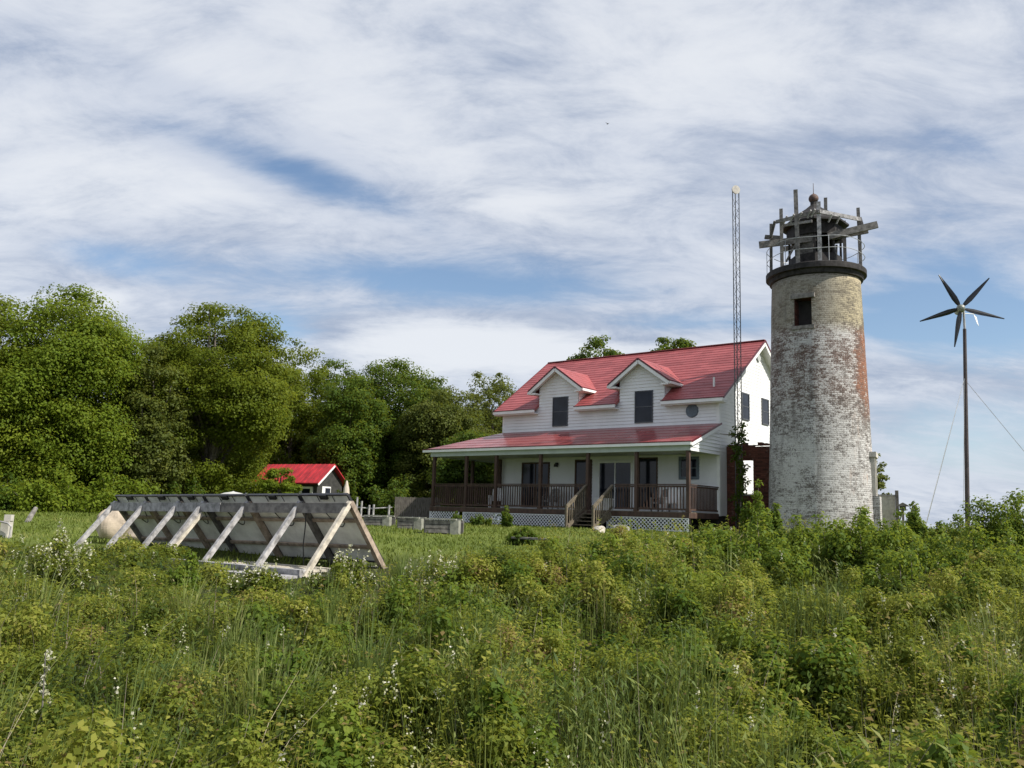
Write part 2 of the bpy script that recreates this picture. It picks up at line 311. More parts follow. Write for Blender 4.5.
# ------------------------------------------------------------------ mesh helpers
def new_obj(name, me, mat, parent):
    if mat: me.materials.append(mat)
    o = bpy.data.objects.new(name, me); COL.objects.link(o)
    if parent: o.parent = parent
    return o
def root_matrix(o):
    m = Matrix.Identity(4)
    while o is not None:
        m = (Matrix.Translation(o.location) @ o.rotation_euler.to_matrix().to_4x4()) @ m
        o = o.parent
    return m
def tag(o, label, cat, group=None, kind=None):
    if label: o['label'] = label
    if cat: o['category'] = cat
    if group: o['group'] = group
    if kind: o['kind'] = kind
    return o
def thing(name, loc, label, cat, rotz=0.0, group=None):
    o = bpy.data.objects.new(name, None); COL.objects.link(o)
    o.location = tuple(float(v) for v in loc); o.rotation_euler = (0, 0, rotz); o.empty_display_size = 0.3
    return tag(o, label, cat, group)
class MB:
    """collects shapes in world space (or in frame fr) and links them as one mesh"""
    def __init__(s, fr=None): s.v = []; s.f = []; s.fr = fr
    def add(s, vs, fs):
        k = len(s.v); s.v += [tuple(map(float, p)) for p in vs]; s.f += [tuple(i+k for i in f) for f in fs]; return s
    def quad(s, a, b, c, d): return s.add([a, b, c, d], [(0, 1, 2, 3)])
    def box(s, lo, hi):
        x0, y0, z0 = lo; x1, y1, z1 = hi
        return s.add([(x0, y0, z0), (x1, y0, z0), (x1, y1, z0), (x0, y1, z0), (x0, y0, z1), (x1, y0, z1), (x1, y1, z1), (x0, y1, z1)],
                     [(0, 3, 2, 1), (4, 5, 6, 7), (0, 1, 5, 4), (1, 2, 6, 5), (2, 3, 7, 6), (3, 0, 4, 7)])
    def bar(s, p0, p1, w, h, up=(0, 0, 1)):          # rectangular bar, w across, h along up
        p0 = Vector(p0); p1 = Vector(p1); d = (p1-p0).normalized(); up = Vector(up)
        x = d.cross(up)
        if x.length < 1e-4: x = d.cross(Vector((1, 0, 0)))
        x.normalize(); y = x.cross(d).normalized()
        vs = [p+x*(sx*w/2)+y*(sy*h/2) for p in (p0, p1) for sx, sy in ((-1, -1), (1, -1), (1, 1), (-1, 1))]
        return s.add(vs, [(3, 2, 1, 0), (4, 5, 6, 7), (0, 1, 5, 4), (1, 2, 6, 5), (2, 3, 7, 6), (3, 0, 4, 7)])
    def tube(s, pts, rads, n=8, caps=True):
        pts = [Vector(p) for p in pts]
        if not hasattr(rads, '__len__'): rads = [rads]*len(pts)
        vs = []; fs = []; ref = None
        for i, p in enumerate(pts):
            d = (pts[min(i+1, len(pts)-1)]-pts[max(i-1, 0)]).normalized()
            if ref is None:
                ref = d.orthogonal().normalized()
            x = (ref - d*ref.dot(d)); x = x.normalized() if x.length > 1e-6 else d.orthogonal().normalized(); ref = x; y = d.cross(x)
            for k in range(n):
                a = 2*pi*k/n; vs.append(p+(x*cos(a)+y*sin(a))*rads[i])
        for i in range(len(pts)-1):
            for k in range(n):
                fs.append((i*n+k, i*n+(k+1) % n, (i+1)*n+(k+1) % n, (i+1)*n+k))
        if caps: fs.append(tuple(range(n-1, -1, -1))); fs.append(tuple((len(pts)-1)*n+k for k in range(n)))
        return s.add(vs, fs)
    def lathe(s, c, prof, n=32, cap_top=True, cap_bot=True):
        c = Vector(c); vs = []; fs = []
        for r, z in prof:
            for k in range(n): vs.append(c+Vector((r*cos(2*pi*k/n), r*sin(2*pi*k/n), z)))
        for i in range(len(prof)-1):
            for k in range(n): fs.append((i*n+k, i*n+(k+1) % n, (i+1)*n+(k+1) % n, (i+1)*n+k))
        if cap_bot: fs.append(tuple(range(n-1, -1, -1)))
        if cap_top: fs.append(tuple((len(prof)-1)*n+k for k in range(n)))
        return s.add(vs, fs)
    def prism(s, poly, off):                          # planar polygon of 3-D points extruded by vector off
        n = len(poly); P = [Vector(p) for p in poly]; off = Vector(off)
        vs = P+[p+off for p in P]
        fs = [tuple(range(n)), tuple(range(2*n-1, n-1, -1))]+[(i, n+i, n+(i+1) % n, (i+1) % n) for i in range(n)]
        return s.add(vs, fs)
    def build(s, name, mat, parent=None, label=None, smooth=False):
        V = s.v
        if s.fr is not None: V = [tuple(s.fr @ Vector(p)) for p in V]
        if parent is not None:
            inv = root_matrix(parent).inverted(); V = [tuple(inv @ Vector(p)) for p in V]
        me = bpy.data.meshes.new(name); me.from_pydata(V, [], s.f); me.update()
        if smooth: me.polygons.foreach_set('use_smooth', [True]*len(me.polygons))
        o = new_obj(name, me, mat, parent)
        if label: o['label'] = label
        return o
def np_obj(name, V, Fsize, F, rnd, mat, parent=None):
    """mesh from numpy arrays: V (n,3), faces all of Fsize corners, rnd one value per vertex"""
    V = np.asarray(V, dtype=np.float64)
    if parent is not None:
        inv = np.array(root_matrix(parent).inverted()); V = V @ inv[:3, :3].T + inv[:3, 3]
    me = bpy.data.meshes.new(name); nf = len(F)
    me.vertices.add(len(V)); me.vertices.foreach_set('co', V.astype(np.float32).ravel())
    me.loops.add(nf*Fsize); me.loops.foreach_set('vertex_index', np.asarray(F, dtype=np.int32).ravel())
    me.polygons.add(nf); me.polygons.foreach_set('loop_start', np.arange(0, nf*Fsize, Fsize, dtype=np.int32))
    me.update(calc_edges=True); me.validate()
    at_ = me.attributes.new('rnd', 'FLOAT', 'POINT'); at_.data.foreach_set('value', np.asarray(rnd, dtype=np.float32))
    return new_obj(name, me, mat, parent)
def unit(a): return a/np.maximum(np.linalg.norm(a, axis=1, keepdims=True), 1e-9)
def leaf_arrays(C, A, N, L, Wd, rnd, fold=0.18):
    """leaves: base at C, axis A, normal N, length L, width Wd -> 4 verts each, folded along the midrib"""
    A = unit(A); S = unit(np.cross(A, N)); U = np.cross(S, A)
    L = L[:, None]; Wd = Wd[:, None]
    v0 = C; v1 = C+A*L*0.48-S*Wd*0.5+U*Wd*fold; v2 = C+A*L-U*L*0.10; v3 = C+A*L*0.48+S*Wd*0.5+U*Wd*fold
    V = np.stack([v0, v1, v2, v3], 1).reshape(-1, 3); F = np.arange(len(V)).reshape(-1, 4)
    return V, F, np.repeat(rnd, 4)
def blade_arrays(B, H, Wd, az, lean, rnd, seg=3):
    """grass blades: root B, height H, width, lean direction az, lean amount"""
    n = len(B); d = np.stack([np.cos(az), np.sin(az), np.zeros(n)], 1); s = np.stack([-np.sin(az+0.6), np.cos(az+0.6), np.zeros(n)], 1)
    V = []
    for i in range(seg+1):
        t = i/seg; c = B+np.array([0, 0, 1.0])*(H*(t-0.28*lean*t*t))[:, None]+d*(H*lean*t*t)[:, None]
        w = (Wd*(1-t)**0.7*0.5 + 0.0006)[:, None]
        V += [c-s*w, c+s*w]
    V = np.stack(V, 1); k = V.shape[1]
    F = np.concatenate([np.array([2*i, 2*i+1, 2*i+3, 2*i+2])[None]+(np.arange(n)*k)[:, None] for i in range(seg)])
    return V.reshape(-1, 3), F, np.repeat(rnd, k)
def rand_unit(n):
    v = RNG.normal(size=(n, 3)); return unit(v)
_tab = RNG.random((64, 64))
def vnoise(x, y, s):
    x = np.asarray(x, float)/s+1000.3; y = np.asarray(y, float)/s+1000.7
    xi = np.floor(x).astype(int); yi = np.floor(y).astype(int); fx = x-xi; fy = y-yi
    fx = fx*fx*(3-2*fx); fy = fy*fy*(3-2*fy)
    g = lambda a, b: _tab[a % 64, b % 64]
    return (g(xi, yi)*(1-fx)+g(xi+1, yi)*fx)*(1-fy)+(g(xi, yi+1)*(1-fx)+g(xi+1, yi+1)*fx)*fy

# ------------------------------------------------------------------ setting
def gz(x, y):
    z = np.interp(y, [-50, 5, 12, 17, 21, 30, 38, 60, 110, 170, 400], [0, 0, 0.3, 0.52, 0.72, 0.95, 1.17, 1.2, 1.0, -3, -6])
    near = np.clip(1-np.asarray(y, float)/70, 0, 1)
    return z + 0.10*(vnoise(x, y, 3.1)-0.5)*near*np.clip(1.6-np.abs(np.asarray(y, float)-36)*0+0, 0, 1)
def gz1(x, y): return float(gz(np.array([x]), np.array([y]))[0])
ys = np.concatenate([np.arange(-20, 60, 0.8), np.arange(60, 180, 5), [220, 300, 420]])
xs = np.concatenate([[-400, -250, -160, -110], np.arange(-80, -30, 4), np.arange(-30, 30, 0.8), np.arange(30, 81, 4), [110, 160, 250, 400]])
XX, YY = np.meshgrid(xs, ys); ZZ = gz(XX, YY)
V = np.stack([XX, YY, ZZ], 2).reshape(-1, 3); nx = len(xs); ii = np.arange(len(ys)-1)[:, None]*nx+np.arange(nx-1)[None]; ii = ii.ravel()
F = np.stack([ii, ii+1, ii+nx+1, ii+nx], 1)
g = np_obj('ground', V, 4, F, np.zeros(len(V)), M_GROUND); g['kind'] = 'structure'
g.data.polygons.foreach_set('use_smooth', [True]*len(g.data.polygons))
lk = MB().add([(-3500, -400, -2), (3500, -400, -2), (3500, 5000, -2), (-3500, 5000, -2)], [(0, 1, 2, 3)]).build('lake', M_LAKE); lk['kind'] = 'structure'

# ------------------------------------------------------------------ house
YAW = radians(51.5)
EX = np.array([sin(YAW), -cos(YAW), 0]); EY = np.array([cos(YAW), sin(YAW), 0]); HC = np.array([9.75, 40.0, 0.0])
ROTH = atan2(EX[1], EX[0]); GH = 1.17
HF = Matrix.Translation(HC) @ Matrix.Rotation(ROTH, 4, 'Z')
house = thing('house', (HC[0], HC[1], GH), 'white clapboard two storey house with red roof, twin dormers and wraparound porch', 'house', ROTH)
def H(): return MB(HF)
LEN, DEP = 13.0, 9.4
ZS, ZE, ZR, PITCHR = 1.95, 7.42, 11.0, (11.0-7.42)/5.1
def zroof(v): return ZE+PITCHR*(v+0.4) if v <= 4.7 else ZE+PITCHR*(9.8-v)
LAP = 0.165
def siding(mb, z0, z1, ext, place, lip=0.034):
    z = z0
    while z < z1-1e-4:
        zt = min(z+LAP, z1); a0, b0 = ext(z); a1, b1 = ext(zt)
        if b0 > a0:
            if b1 < a1: a1 = b1 = (a1+b1)/2
            mb.quad(place(a0, lip, z), place(b0, lip, z), place(b1, 0.004, zt), place(a1, 0.004, zt))
            mb.quad(place(a0, 0.0, z), place(b0, 0.0, z), place(b0, lip, z), place(a0, lip, z))
        z = zt
fr_ = lambda a, o, z: (a, -o, z)
ga_ = lambda a, o, z: (o, a, z)
DORM = [(-9.22, 1.28), (-4.12, 1.28)]
b = H()
body = [(0, 0, ZS), (0, DEP, ZS), (0, DEP, ZE+0.18), (0, 4.7, ZR-0.12), (0, 0, ZE+0.18)]
b.prism([(p[0]-0.002, p[1], p[2]) for p in body], (-LEN+0.004, 0, 0))
siding(b, ZS, ZE+0.14, lambda z: (-LEN, 0), fr_)
siding(b, ZS, ZR-0.2, lambda z: (0 if z < ZE+0.2 else (z-ZE-0.2)/PITCHR, DEP if z < ZE+0.2 else DEP-(z-ZE-0.2)/PITCHR), ga_, 0.017)
b.build('wall', M_WHITE, house)
H().box((-LEN-0.015, -0.045, ZS-0.02), (-LEN+0.105, 0.0, ZE+0.1)).build('corner_board', M_TRIM, house)
H().box((-0.105, -0.045, ZS-0.02), (0.0, 0.0, ZE+0.1)).box((0.001, -0.045, ZS-0.02), (0.045, 0.10, ZE+0.1)).build('corner_board', M_TRIM, house)
H().box((0.0, DEP-0.1, ZS-0.02), (0.045, DEP+0.03, ZE+0.1)).build('corner_board', M_TRIM, house)
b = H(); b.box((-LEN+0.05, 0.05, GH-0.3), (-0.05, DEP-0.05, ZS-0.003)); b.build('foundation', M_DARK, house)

# main roof : stepped courses of red metal shingle on a slab
def courses(mb, v0, v1, z_of, n, segs, step=0.02):
    for i in range(n):
        va = v0+(v1-v0)*i/n; vb = v0+(v1-v0)*(i+1)/n; za, zb = z_of(va), z_of(vb)
        for (u0, u1) in segs(va, vb):
            mb.quad((u0, va, za+step+0.004), (u1, va, za+step+0.004), (u1, vb, zb+0.004), (u0, vb, zb+0.004))
            mb.quad((u0, va, za), (u1, va, za), (u1, va, za+step+0.004), (u0, va, za+step+0.004))
RU0, RU1 = -LEN-0.35, 0.42
def segs_front(va, vb):
    if vb <= 0.001:
        xs_ = [RU0]
        for c, w in DORM: xs_ += [c-w-0.02, c+w+0.02]
        xs_.append(RU1); return [(xs_[i], xs_[i+1]) for i in range(0, len(xs_), 2)]
    return [(RU0, RU1)]
roof = H()
courses(roof, -0.4, 0.0, zroof, 2, segs_front); courses(roof, 0.0, 4.7, zroof, 19, segs_front)
roof.quad((RU1, 4.7, ZR+0.004), (RU0, 4.7, ZR+0.004), (RU0, 9.8, ZE), (RU1, 9.8, ZE))
for s0, s1 in segs_front(-1, -1):
    roof.prism([(s0, -0.4, ZE-0.004), (s0, 0.0, zroof(0)-0.004), (s0, 0.0, zroof(0)-0.12), (s0, -0.4, ZE-0.10)], (s1-s0, 0, 0))
roof.prism([(RU0, 0.0, zroof(0)-0.004), (RU0, 4.7, ZR-0.004), (RU0, 9.8, ZE-0.004), (RU0, 9.8, ZE-0.12), (RU0, 4.7, ZR-0.12), (RU0, 0.0, zroof(0)-0.12)], (RU1-RU0, 0, 0))
roof_o = roof.build('roof', M_ROOF, house)
b = H(); b.bar((RU0, 4.7, ZR+0.02), (RU1, 4.7, ZR+0.02), 0.24, 0.04); b.build('ridge_cap', M_ROOF, house)
for s0, s1 in segs_front(-1, -1):
    b = H(); b.box((s0, -0.50, ZE-0.19), (s1, -0.402, ZE-0.035)); b.box((s0, -0.41, ZE-0.24), (s1, 0.0, ZE-0.195)); b.build('eave_gutter', M_TRIM, house)
    H().box((s0, -0.515, ZE-0.035), (s1, -0.395, ZE+0.012)).build('roof_edge', M_REDTRIM, house)
for ue in (RU1, RU0-0.03):
    b = H(); b.bar((ue+0.018, -0.42, ZE-0.03), (ue+0.018, 4.7, ZR-0.01), 0.03, 0.09, (0, 0, 1)); b.bar((ue+0.018, 9.82, ZE-0.03), (ue+0.018, 4.7, ZR-0.01), 0.03, 0.09); b.build('roof_edge', M_REDTRIM, house)
for ue in (RU1-0.02, RU0-0.01):
    b = H(); b.bar((ue+0.02, -0.40, ZE-0.17), (ue+0.02, 4.7, ZR-0.16), 0.025, 0.2); b.bar((ue+0.02, 9.8, ZE-0.17), (ue+0.02, 4.7, ZR-0.16), 0.025, 0.2); b.build('rake_board', M_TRIM, house)
b = H()
for v0, v1 in ((-0.38, 4.7), (9.78, 4.7)):
    b.quad((0.0, v0, ZE-0.15), (RU1-0.01, v0, ZE-0.15), (RU1-0.01, v1, ZR-0.16), (0.0, v1, ZR-0.16))
b.build('soffit', M_TRIM, house)

def window(a0, a1, z0, z1, place, rails=1, fw_=0.07, mat=M_TRIM, label=None, mull=0):
    f = H()
    def bx(aa, ab, za, zb, o0, o1):
        P = [place(x, o, z) for z in (za, zb) for (x, o) in ((aa, o0), (ab, o0), (ab, o1), (aa, o1))]
        f.add(P, [(3, 2, 1, 0), (4, 5, 6, 7), (0, 1, 5, 4), (1, 2, 6, 5), (2, 3, 7, 6), (3, 0, 4, 7)])
    bx(a0, a0+fw_, z0, z1, 0.0, 0.07); bx(a1-fw_, a1, z0, z1, 0.0, 0.065)
    bx(a0+fw_, a1-fw_, z0, z0+fw_, 0.0, 0.075); bx(a0+fw_, a1-fw_, z1-fw_, z1, 0.0, 0.065)
    if rails: bx(a0+fw_, a1-fw_, (z0+z1)/2-0.02, (z0+z1)/2+0.02, 0.0, 0.058)
    for k in range(mull):
        am = a0+(a1-a0)*(k+1)/(mull+1); bx(am-0.03, am+0.03, z0+fw_, z1-fw_, 0.0, 0.06)
    o = f.build('window', mat, house, label)
    p = H(); P = [place(a0+fw_*0.6, 0.046, z0+fw_*0.6), place(a1-fw_*0.6, 0.046, z0+fw_*0.6), place(a1-fw_*0.6, 0.042, z1-fw_*0.6), place(a0+fw_*0.6, 0.042, z1-fw_*0.6)]
    p.quad(*P).build('pane', M_GLASS, o)
    return o
# dormers: the wall runs up flush through the eave
for (c, w), win in zip(DORM, ((-9.57, -8.57, 6.46, 8.04), (-4.5, -3.47, 6.43, 8.04))):
    ZA = 9.65; zc = ZA-PITCHR*(w+0.45)
    dm = H()
    zw = lambda x: ZA-0.14-PITCHR*abs(x)
    dm.prism([(c-w, 0.0, ZE-0.1), (c+w, 0.0, ZE-0.1), (c+w, 0.0, zw(w)), (c, 0.0, zw(0)), (c-w, 0.0, zw(w))], (0, 2.4, 0))
    siding(dm, ZE+0.14-LAP*0.0, ZA-0.2, lambda z: (c-w if z < zw(w) else c-(zw(0)-z)/PITCHR, c+w if z < zw(w) else c+(zw(0)-z)/PITCHR), fr_)
    for sg in (-1, 1):
        siding(dm, zroof(0), zw(w)-0.01, lambda z: (0.0, 2.4), (lambda a, o, z, sg=sg: (c+sg*(w+o), a, z)))
    dob = dm.build('dormer', M_WHITE, house)
    rf = H(); e = w+0.45
    def vend(z): return (z-ZE)/PITCHR-0.4
    for sg in (-1, 1):
        n = 7
        for i in range(n):
            x0 = e*(1-i/n); x1 = e*(1-(i+1)/n); z0 = ZA-PITCHR*x0; z1 = ZA-PITCHR*x1
            rf.quad((c+sg*x0, -0.42, z0+0.02), (c+sg*x0, vend(z0)+0.1, z0+0.02), (c+sg*x1, vend(z1)+0.1, z1+0.004), (c+sg*x1, -0.42, z1+0.004))
            rf.quad((c+sg*x0, -0.42, z0), (c+sg*x0, vend(z0)+0.1, z0), (c+sg*x0, vend(z0)+0.1, z0+0.02), (c+sg*x0, -0.42, z0+0.02))
        rf.prism([(c+sg*e, -0.41, zc-0.004), (c+sg*0.001, -0.41, ZA-0.004), (c+sg*0.001, -0.41, ZA-0.1), (c+sg*e, -0.41, zc-0.1)], (0, 1.4, 0))
    rf.build('roof', M_ROOF, dob)
    t = H()
    for sg in (-1, 1):
        t.bar((c+sg*(e+0.01), -0.44, zc-0.02), (c, -0.44, ZA-0.01), 0.03, 0.08, (0, 0, 1)); t.box((min(c+sg*e, c+sg*(e+0.05)), -0.44, zc-0.06), (max(c+sg*e, c+sg*(e+0.05)), 1.0, zc+0.01))
    t.build('roof_edge', M_REDTRIM, dob)
    t = H()
    for sg in (-1, 1):
        t.bar((c+sg*(e-0.02), -0.425, zc-0.15), (c, -0.425, ZA-0.15), 0.028, 0.17, (0, 0, 1))
        t.quad((c+sg*e, -0.41, zc-0.12), (c+sg*0.0, -0.41, ZA-0.12), (c, 0.0, ZA-0.12), (c+sg*e, 0.0, zc-0.12))
        t.box((min(c+sg*w, c+sg*(e-0.03)), -0.41, zc-0.22), (max(c+sg*w, c+sg*(e-0.03)), 0.95, zc-0.13))
        t.box((min(c+sg*e, c+sg*(e+0.09)), -0.41, zc-0.19), (max(c+sg*e, c+sg*(e+0.09)), 0.9, zc-0.065))
    t.build('rake_board', M_TRIM, dob)
    window(*win, fr_, 1, 0.05, M_SASH)
window(2.56, 3.46, 6.7, 8.06, ga_, 1, 0.06, M_SASH); window(5.08, 5.98, 6.72, 8.08, ga_, 1, 0.06, M_SASH)
# round gable vent at upper right of front wall
b = H(); b.tube([(-1.36, -0.02, 6.9), (-1.36, -0.08, 6.9)], [0.34, 0.30], 24); b.box((-1.40, -0.06, 7.22), (-1.32, -0.025, 7.36)); b.build('round_vent', M_WEATHVENT, house)
b = H(); b.tube([(-0.49, 0.55, 7.95), (-0.49, 0.55, 8.55)], 0.055, 10); b.build('vent_pipe', M_TRIM, house)
b = H(); b.tube([(0.05, 4.7, 10.15), (0.09, 4.7, 10.15)], 0.22, 18); b.build('gable_louvre', M_CEIL, house)
# ground floor openings
window(-11.55, -9.68, 2.15, 4.56, fr_, 0, 0.09, M_BROWN, None, 1)
window(-8.05, -7.0, 2.06, 4.66, fr_, 0, 0.09, M_BROWN, 'dark screen door')
window(-6.62, -4.6, 2.06, 4.56, fr_, 0, 0.10, M_TRIM, None, 1)
window(-4.25, -3.2, 2.25, 4.70, fr_, 0, 0.06, M_BROWN)
window(-2.05, -1.0, 3.62, 4.70, fr_, 1, 0.13, M_WEATHVENT, 'small window with blue-grey shutters')
b = H(); b.box((-9.28, -0.12, 4.40), (-9.12, -0.01, 4.52)); b.lathe((-9.2, -0.16, 4.30), [(0.11, 0), (0.10, 0.14), (0.03, 0.2)], 12); b.build('wall_lamp', M_LENS, house)

# porch
PV, PU0, ZD = -3.0, -15.5, 2.05
b = H(); n = 0
for i in range(21):
    v = PV+i*0.146; b.box((PU0+0.05, v, ZD-0.04), (-0.03, v+0.138, ZD))
v = 0.0
for i in range(20):
    u = PU0+0.05+i*0.146; b.box((u, 0.08, ZD-0.04), (u+0.138, 7.0, ZD))
b.build('porch_floor', M_OLDWOOD, house)
b = H(); b.box((PU0, PV-0.06, ZD-0.26), (0.0, PV-0.003, ZD-0.03)); b.box((-0.05, PV-0.003, ZD-0.26), (0.0, -0.04, ZD-0.03)); b.box((PU0, PV, ZD-0.26), (PU0+0.05, 7.0, ZD-0.03)); b.build('rim_joist', M_BROWN, house)
POSTS = [(-15.4, PV), (-13.05, PV), (-11.0, PV), (-8.15, PV), (-5.35, PV), (-2.7, PV), (-0.1, PV), (-15.4, 0.2), (-15.4, 3.4), (-12.9, -0.35)]
for (u, v) in POSTS:
    b = H(); b.box((u-0.075, v, ZD), (u+0.075, v+0.15, 4.74)); b.box((u-0.10, v-0.025, ZD), (u+0.10, v+0.175, ZD+0.12)); b.build('porch_post', M_BROWN, house)
def railing(p0, p1):
    b = H(); (u0, v0), (u1, v1) = p0, p1; L = hypot(u1-u0, v1-v0)
    b.bar((u0, v0, 3.25), (u1, v1, 3.25), 0.12, 0.045); b.bar((u0, v0, 3.17), (u1, v1, 3.17), 0.04, 0.08); b.bar((u0, v0, 2.16), (u1, v1, 2.16), 0.04, 0.08)
    n = int(L/0.145)
    for i in range(1, n):
        t = i/n; u = u0+(u1-u0)*t; v = v0+(v1-v0)*t; b.box((u-0.021, v-0.021, 2.20), (u+0.021, v+0.021, 3.14))
    b.build('railing', M_BROWN, house)
vr = PV+0.075
for a, c_ in ((-15.4, -13.05), (-13.05, -11.0), (-11.0, -8.15), (-8.15, -5.42), (-3.92, -2.7), (-2.7, -0.1)): railing((a+0.08, vr), (c_-0.08, vr))
railing((-0.06, PV+0.16), (-0.06, -0.06)); railing((PU0+0.06, vr), (PU0+0.06, 7.0))
b = H(); b.box((-15.6, PV-0.05, 4.74), (0.03, PV+0.15, 5.04)); b.box((-15.6, PV+0.15, 4.74), (-15.4, 7.0, 5.04)); b.build('porch_beam', M_BEAM, house)
b = H(); b.box((-15.6, PV+0.16, 4.80), (-0.0, -0.03, 4.83)); b.box((-15.39, 0.05, 4.80), (-13.03, 7.0, 4.83)); b.build('porch_ceiling', M_CEIL, house)
# porch roof, hipped round the left corner
ev = -3.12; zt, zb = 6.23, 5.13; eu = -15.95
r = H()
def porch_pt(t, u0, u1): return
n = 6
for i in range(n):
    t0 = i/n; t1 = (i+1)/n; z0 = zb+(zt-zb)*t0; z1 = zb+(zt-zb)*t1; va = ev*(1-t0)-0.03*t0; vb = ev*(1-t1)-0.03*t1
    ua = eu+(-13.02-eu)*t0; ub = eu+(-13.02-eu)*t1
    r.quad((ua, va, z0+0.016), (0.16, va, z0+0.016), (0.16, vb, z1+0.004), (ub, vb, z1+0.004)); r.quad((ua, va, z0), (0.16, va, z0), (0.16, va, z0+0.016), (ua, va, z0+0.016))
    r.quad((ua, va, z0+0.016), (ub, vb, z1+0.004), (ub, 7.2, z1+0.004), (ua, 7.2, z0+0.016)); r.quad((ua, va, z0), (ua, va, z0+0.016), (ua, 7.2, z0+0.016), (ua, 7.2, z0))
r.prism([(0.16, ev, zb-0.003), (0.16, -0.03, zt-0.003), (0.16, -0.03, zt-0.09), (0.16, ev, zb-0.09)], (-13.1, 0, 0))
r.add([(eu, ev, zb-0.003), (-12.95, ev, zb-0.003), (-12.95, -0.03, zt-0.003), (-13.02, 7.2, zt-0.003), (eu, 7.2, zb-0.003), (-13.02, -0.03, zt-0.003)], [(0, 1, 2, 5), (0, 5, 3, 4)])
r.build('porch_roof', M_PROOF, house)
b = H(); b.box((eu-0.1, ev-0.12, zb-0.16), (0.17, ev-0.003, zb-0.03)); b.box((eu-0.1, ev, zb-0.16), (eu-0.003, 7.2, zb-0.03)); b.box((eu, ev, zb-0.12), (0.15, PV+0.1, zb-0.092)); b.build('porch_gutter', M_TRIM, house)
b = H(); b.box((eu-0.11, ev-0.13, zb-0.03), (0.19, ev+0.01, zb+0.018)); b.bar((0.175, ev, zb-0.01), (0.175, -0.05, zt-0.01), 0.03, 0.08); b.build('roof_edge', M_REDTRIM, house)
b = H(); b.bar((0.172, ev, zb-0.13), (0.172, -0.05, zt-0.13), 0.025, 0.16)
siding(b, 4.74, 6.1, lambda z: (PV-0.03 if z < 5.06 else min(PV-0.03+(z-5.06)/((zt-zb)/3.1), 0), -0.03), lambda a, o, z: (0.035+o, a, z))
b.prism([(0.033, PV, 4.74), (0.033, -0.03, 4.74), (0.033, -0.03, 6.12), (0.033, PV, 5.05)], (-0.05, 0, 0))
b.build('porch_end_wall', M_WHITE, house)
# lattice skirt
def lattice(u0, u1, z0, z1, vv):
    b = H(); sp = 0.185; wd = 0.062
    def strip(c, sg, off):
        pts = []
        # line z = z0 + sg*(u-c); clip to rectangle
        for (u, z) in ((u0, z0+sg*(u0-c)), (u1, z0+sg*(u1-c))):
            pts.append((u, z))
        ua, ub = sorted((c, c+sg*(z1-z0)));  ua = max(ua, u0); ub = min(ub, u1)
        if ub-ua < 0.02: return
        za = z0+sg*(ua-c); zb_ = z0+sg*(ub-c); h = wd*0.7
        b.add([(ua, vv-off, za-h if za-h > z0-0.02 else z0), (ua, vv-off, min(za+h, z1)), (ub, vv-off, min(zb_+h, z1)), (ub, vv-off, max(zb_-h, z0))], [(0, 1, 2, 3)])
        b.add([(ua, vv-off-0.008, za-h if za-h > z0-0.02 else z0), (ua, vv-off-0.008, min(za+h, z1)), (ub, vv-off-0.008, min(zb_+h, z1)), (ub, vv-off-0.008, max(zb_-h, z0))], [(0, 1, 2, 3)])
    k = u0-(z1-z0)
    while k < u1+(z1-z0):
        strip(k, 1, 0.0); strip(k, -1, 0.010); k += sp
    for z in (z0, z1-0.05): b.box((u0, vv-0.03, z), (u1, vv-0.019, z+0.05))
    for u in (u0, u1-0.05): b.box((u, vv-0.031, z0+0.05), (u+0.05, vv-0.02, z1-0.05))
    b.build('lattice_panel', M_LATT, house)
lattice(-15.5, -13.35, 1.12, 1.84, PV-0.02); lattice(-13.1, -6.5, 1.12, 1.80, PV-0.02); lattice(-4.2, -0.02, 1.20, 1.80, PV-0.02)
# stairs
sb = H()
for i in range(5):
    z = ZD-0.17*(i+1); v = PV-0.06-0.29*i
    sb.box((-5.3, v-0.30, z-0.04), (-3.98, v, z))
for u in (-5.34, -3.97):
    sb.prism([(u, PV-0.065, ZD-0.05), (u, PV-0.065, ZD-0.33), (u, PV-1.55, GH-0.05), (u, PV-1.6, GH+0.17)], (0.05, 0, 0))
st = sb.build('stairs', M_OLDWOOD, house)
for u in (-5.38, -3.92):
    b = H(); v0, v1 = PV-0.02, PV-1.62
    b.bar((u, v0, 3.22), (u, v1, 2.18), 0.13, 0.045); b.bar((u, v0, 3.12), (u, v1, 2.08), 0.04, 0.1); b.bar((u, v0, 2.22), (u, v1, 1.22), 0.04, 0.1)
    for i in range(9):
        t = (i+0.5)/9; v = v0+(v1-v0)*t; b.box((u-0.02, v-0.022, 2.24-1.0*t), (u+0.02, v+0.022, 3.10-1.04*t))
    b.box((u-0.05, v1-0.05, GH-0.1), (u+0.05, v1+0.05, 2.25))
    b.build('handrail', M_OLDWOOD, st)

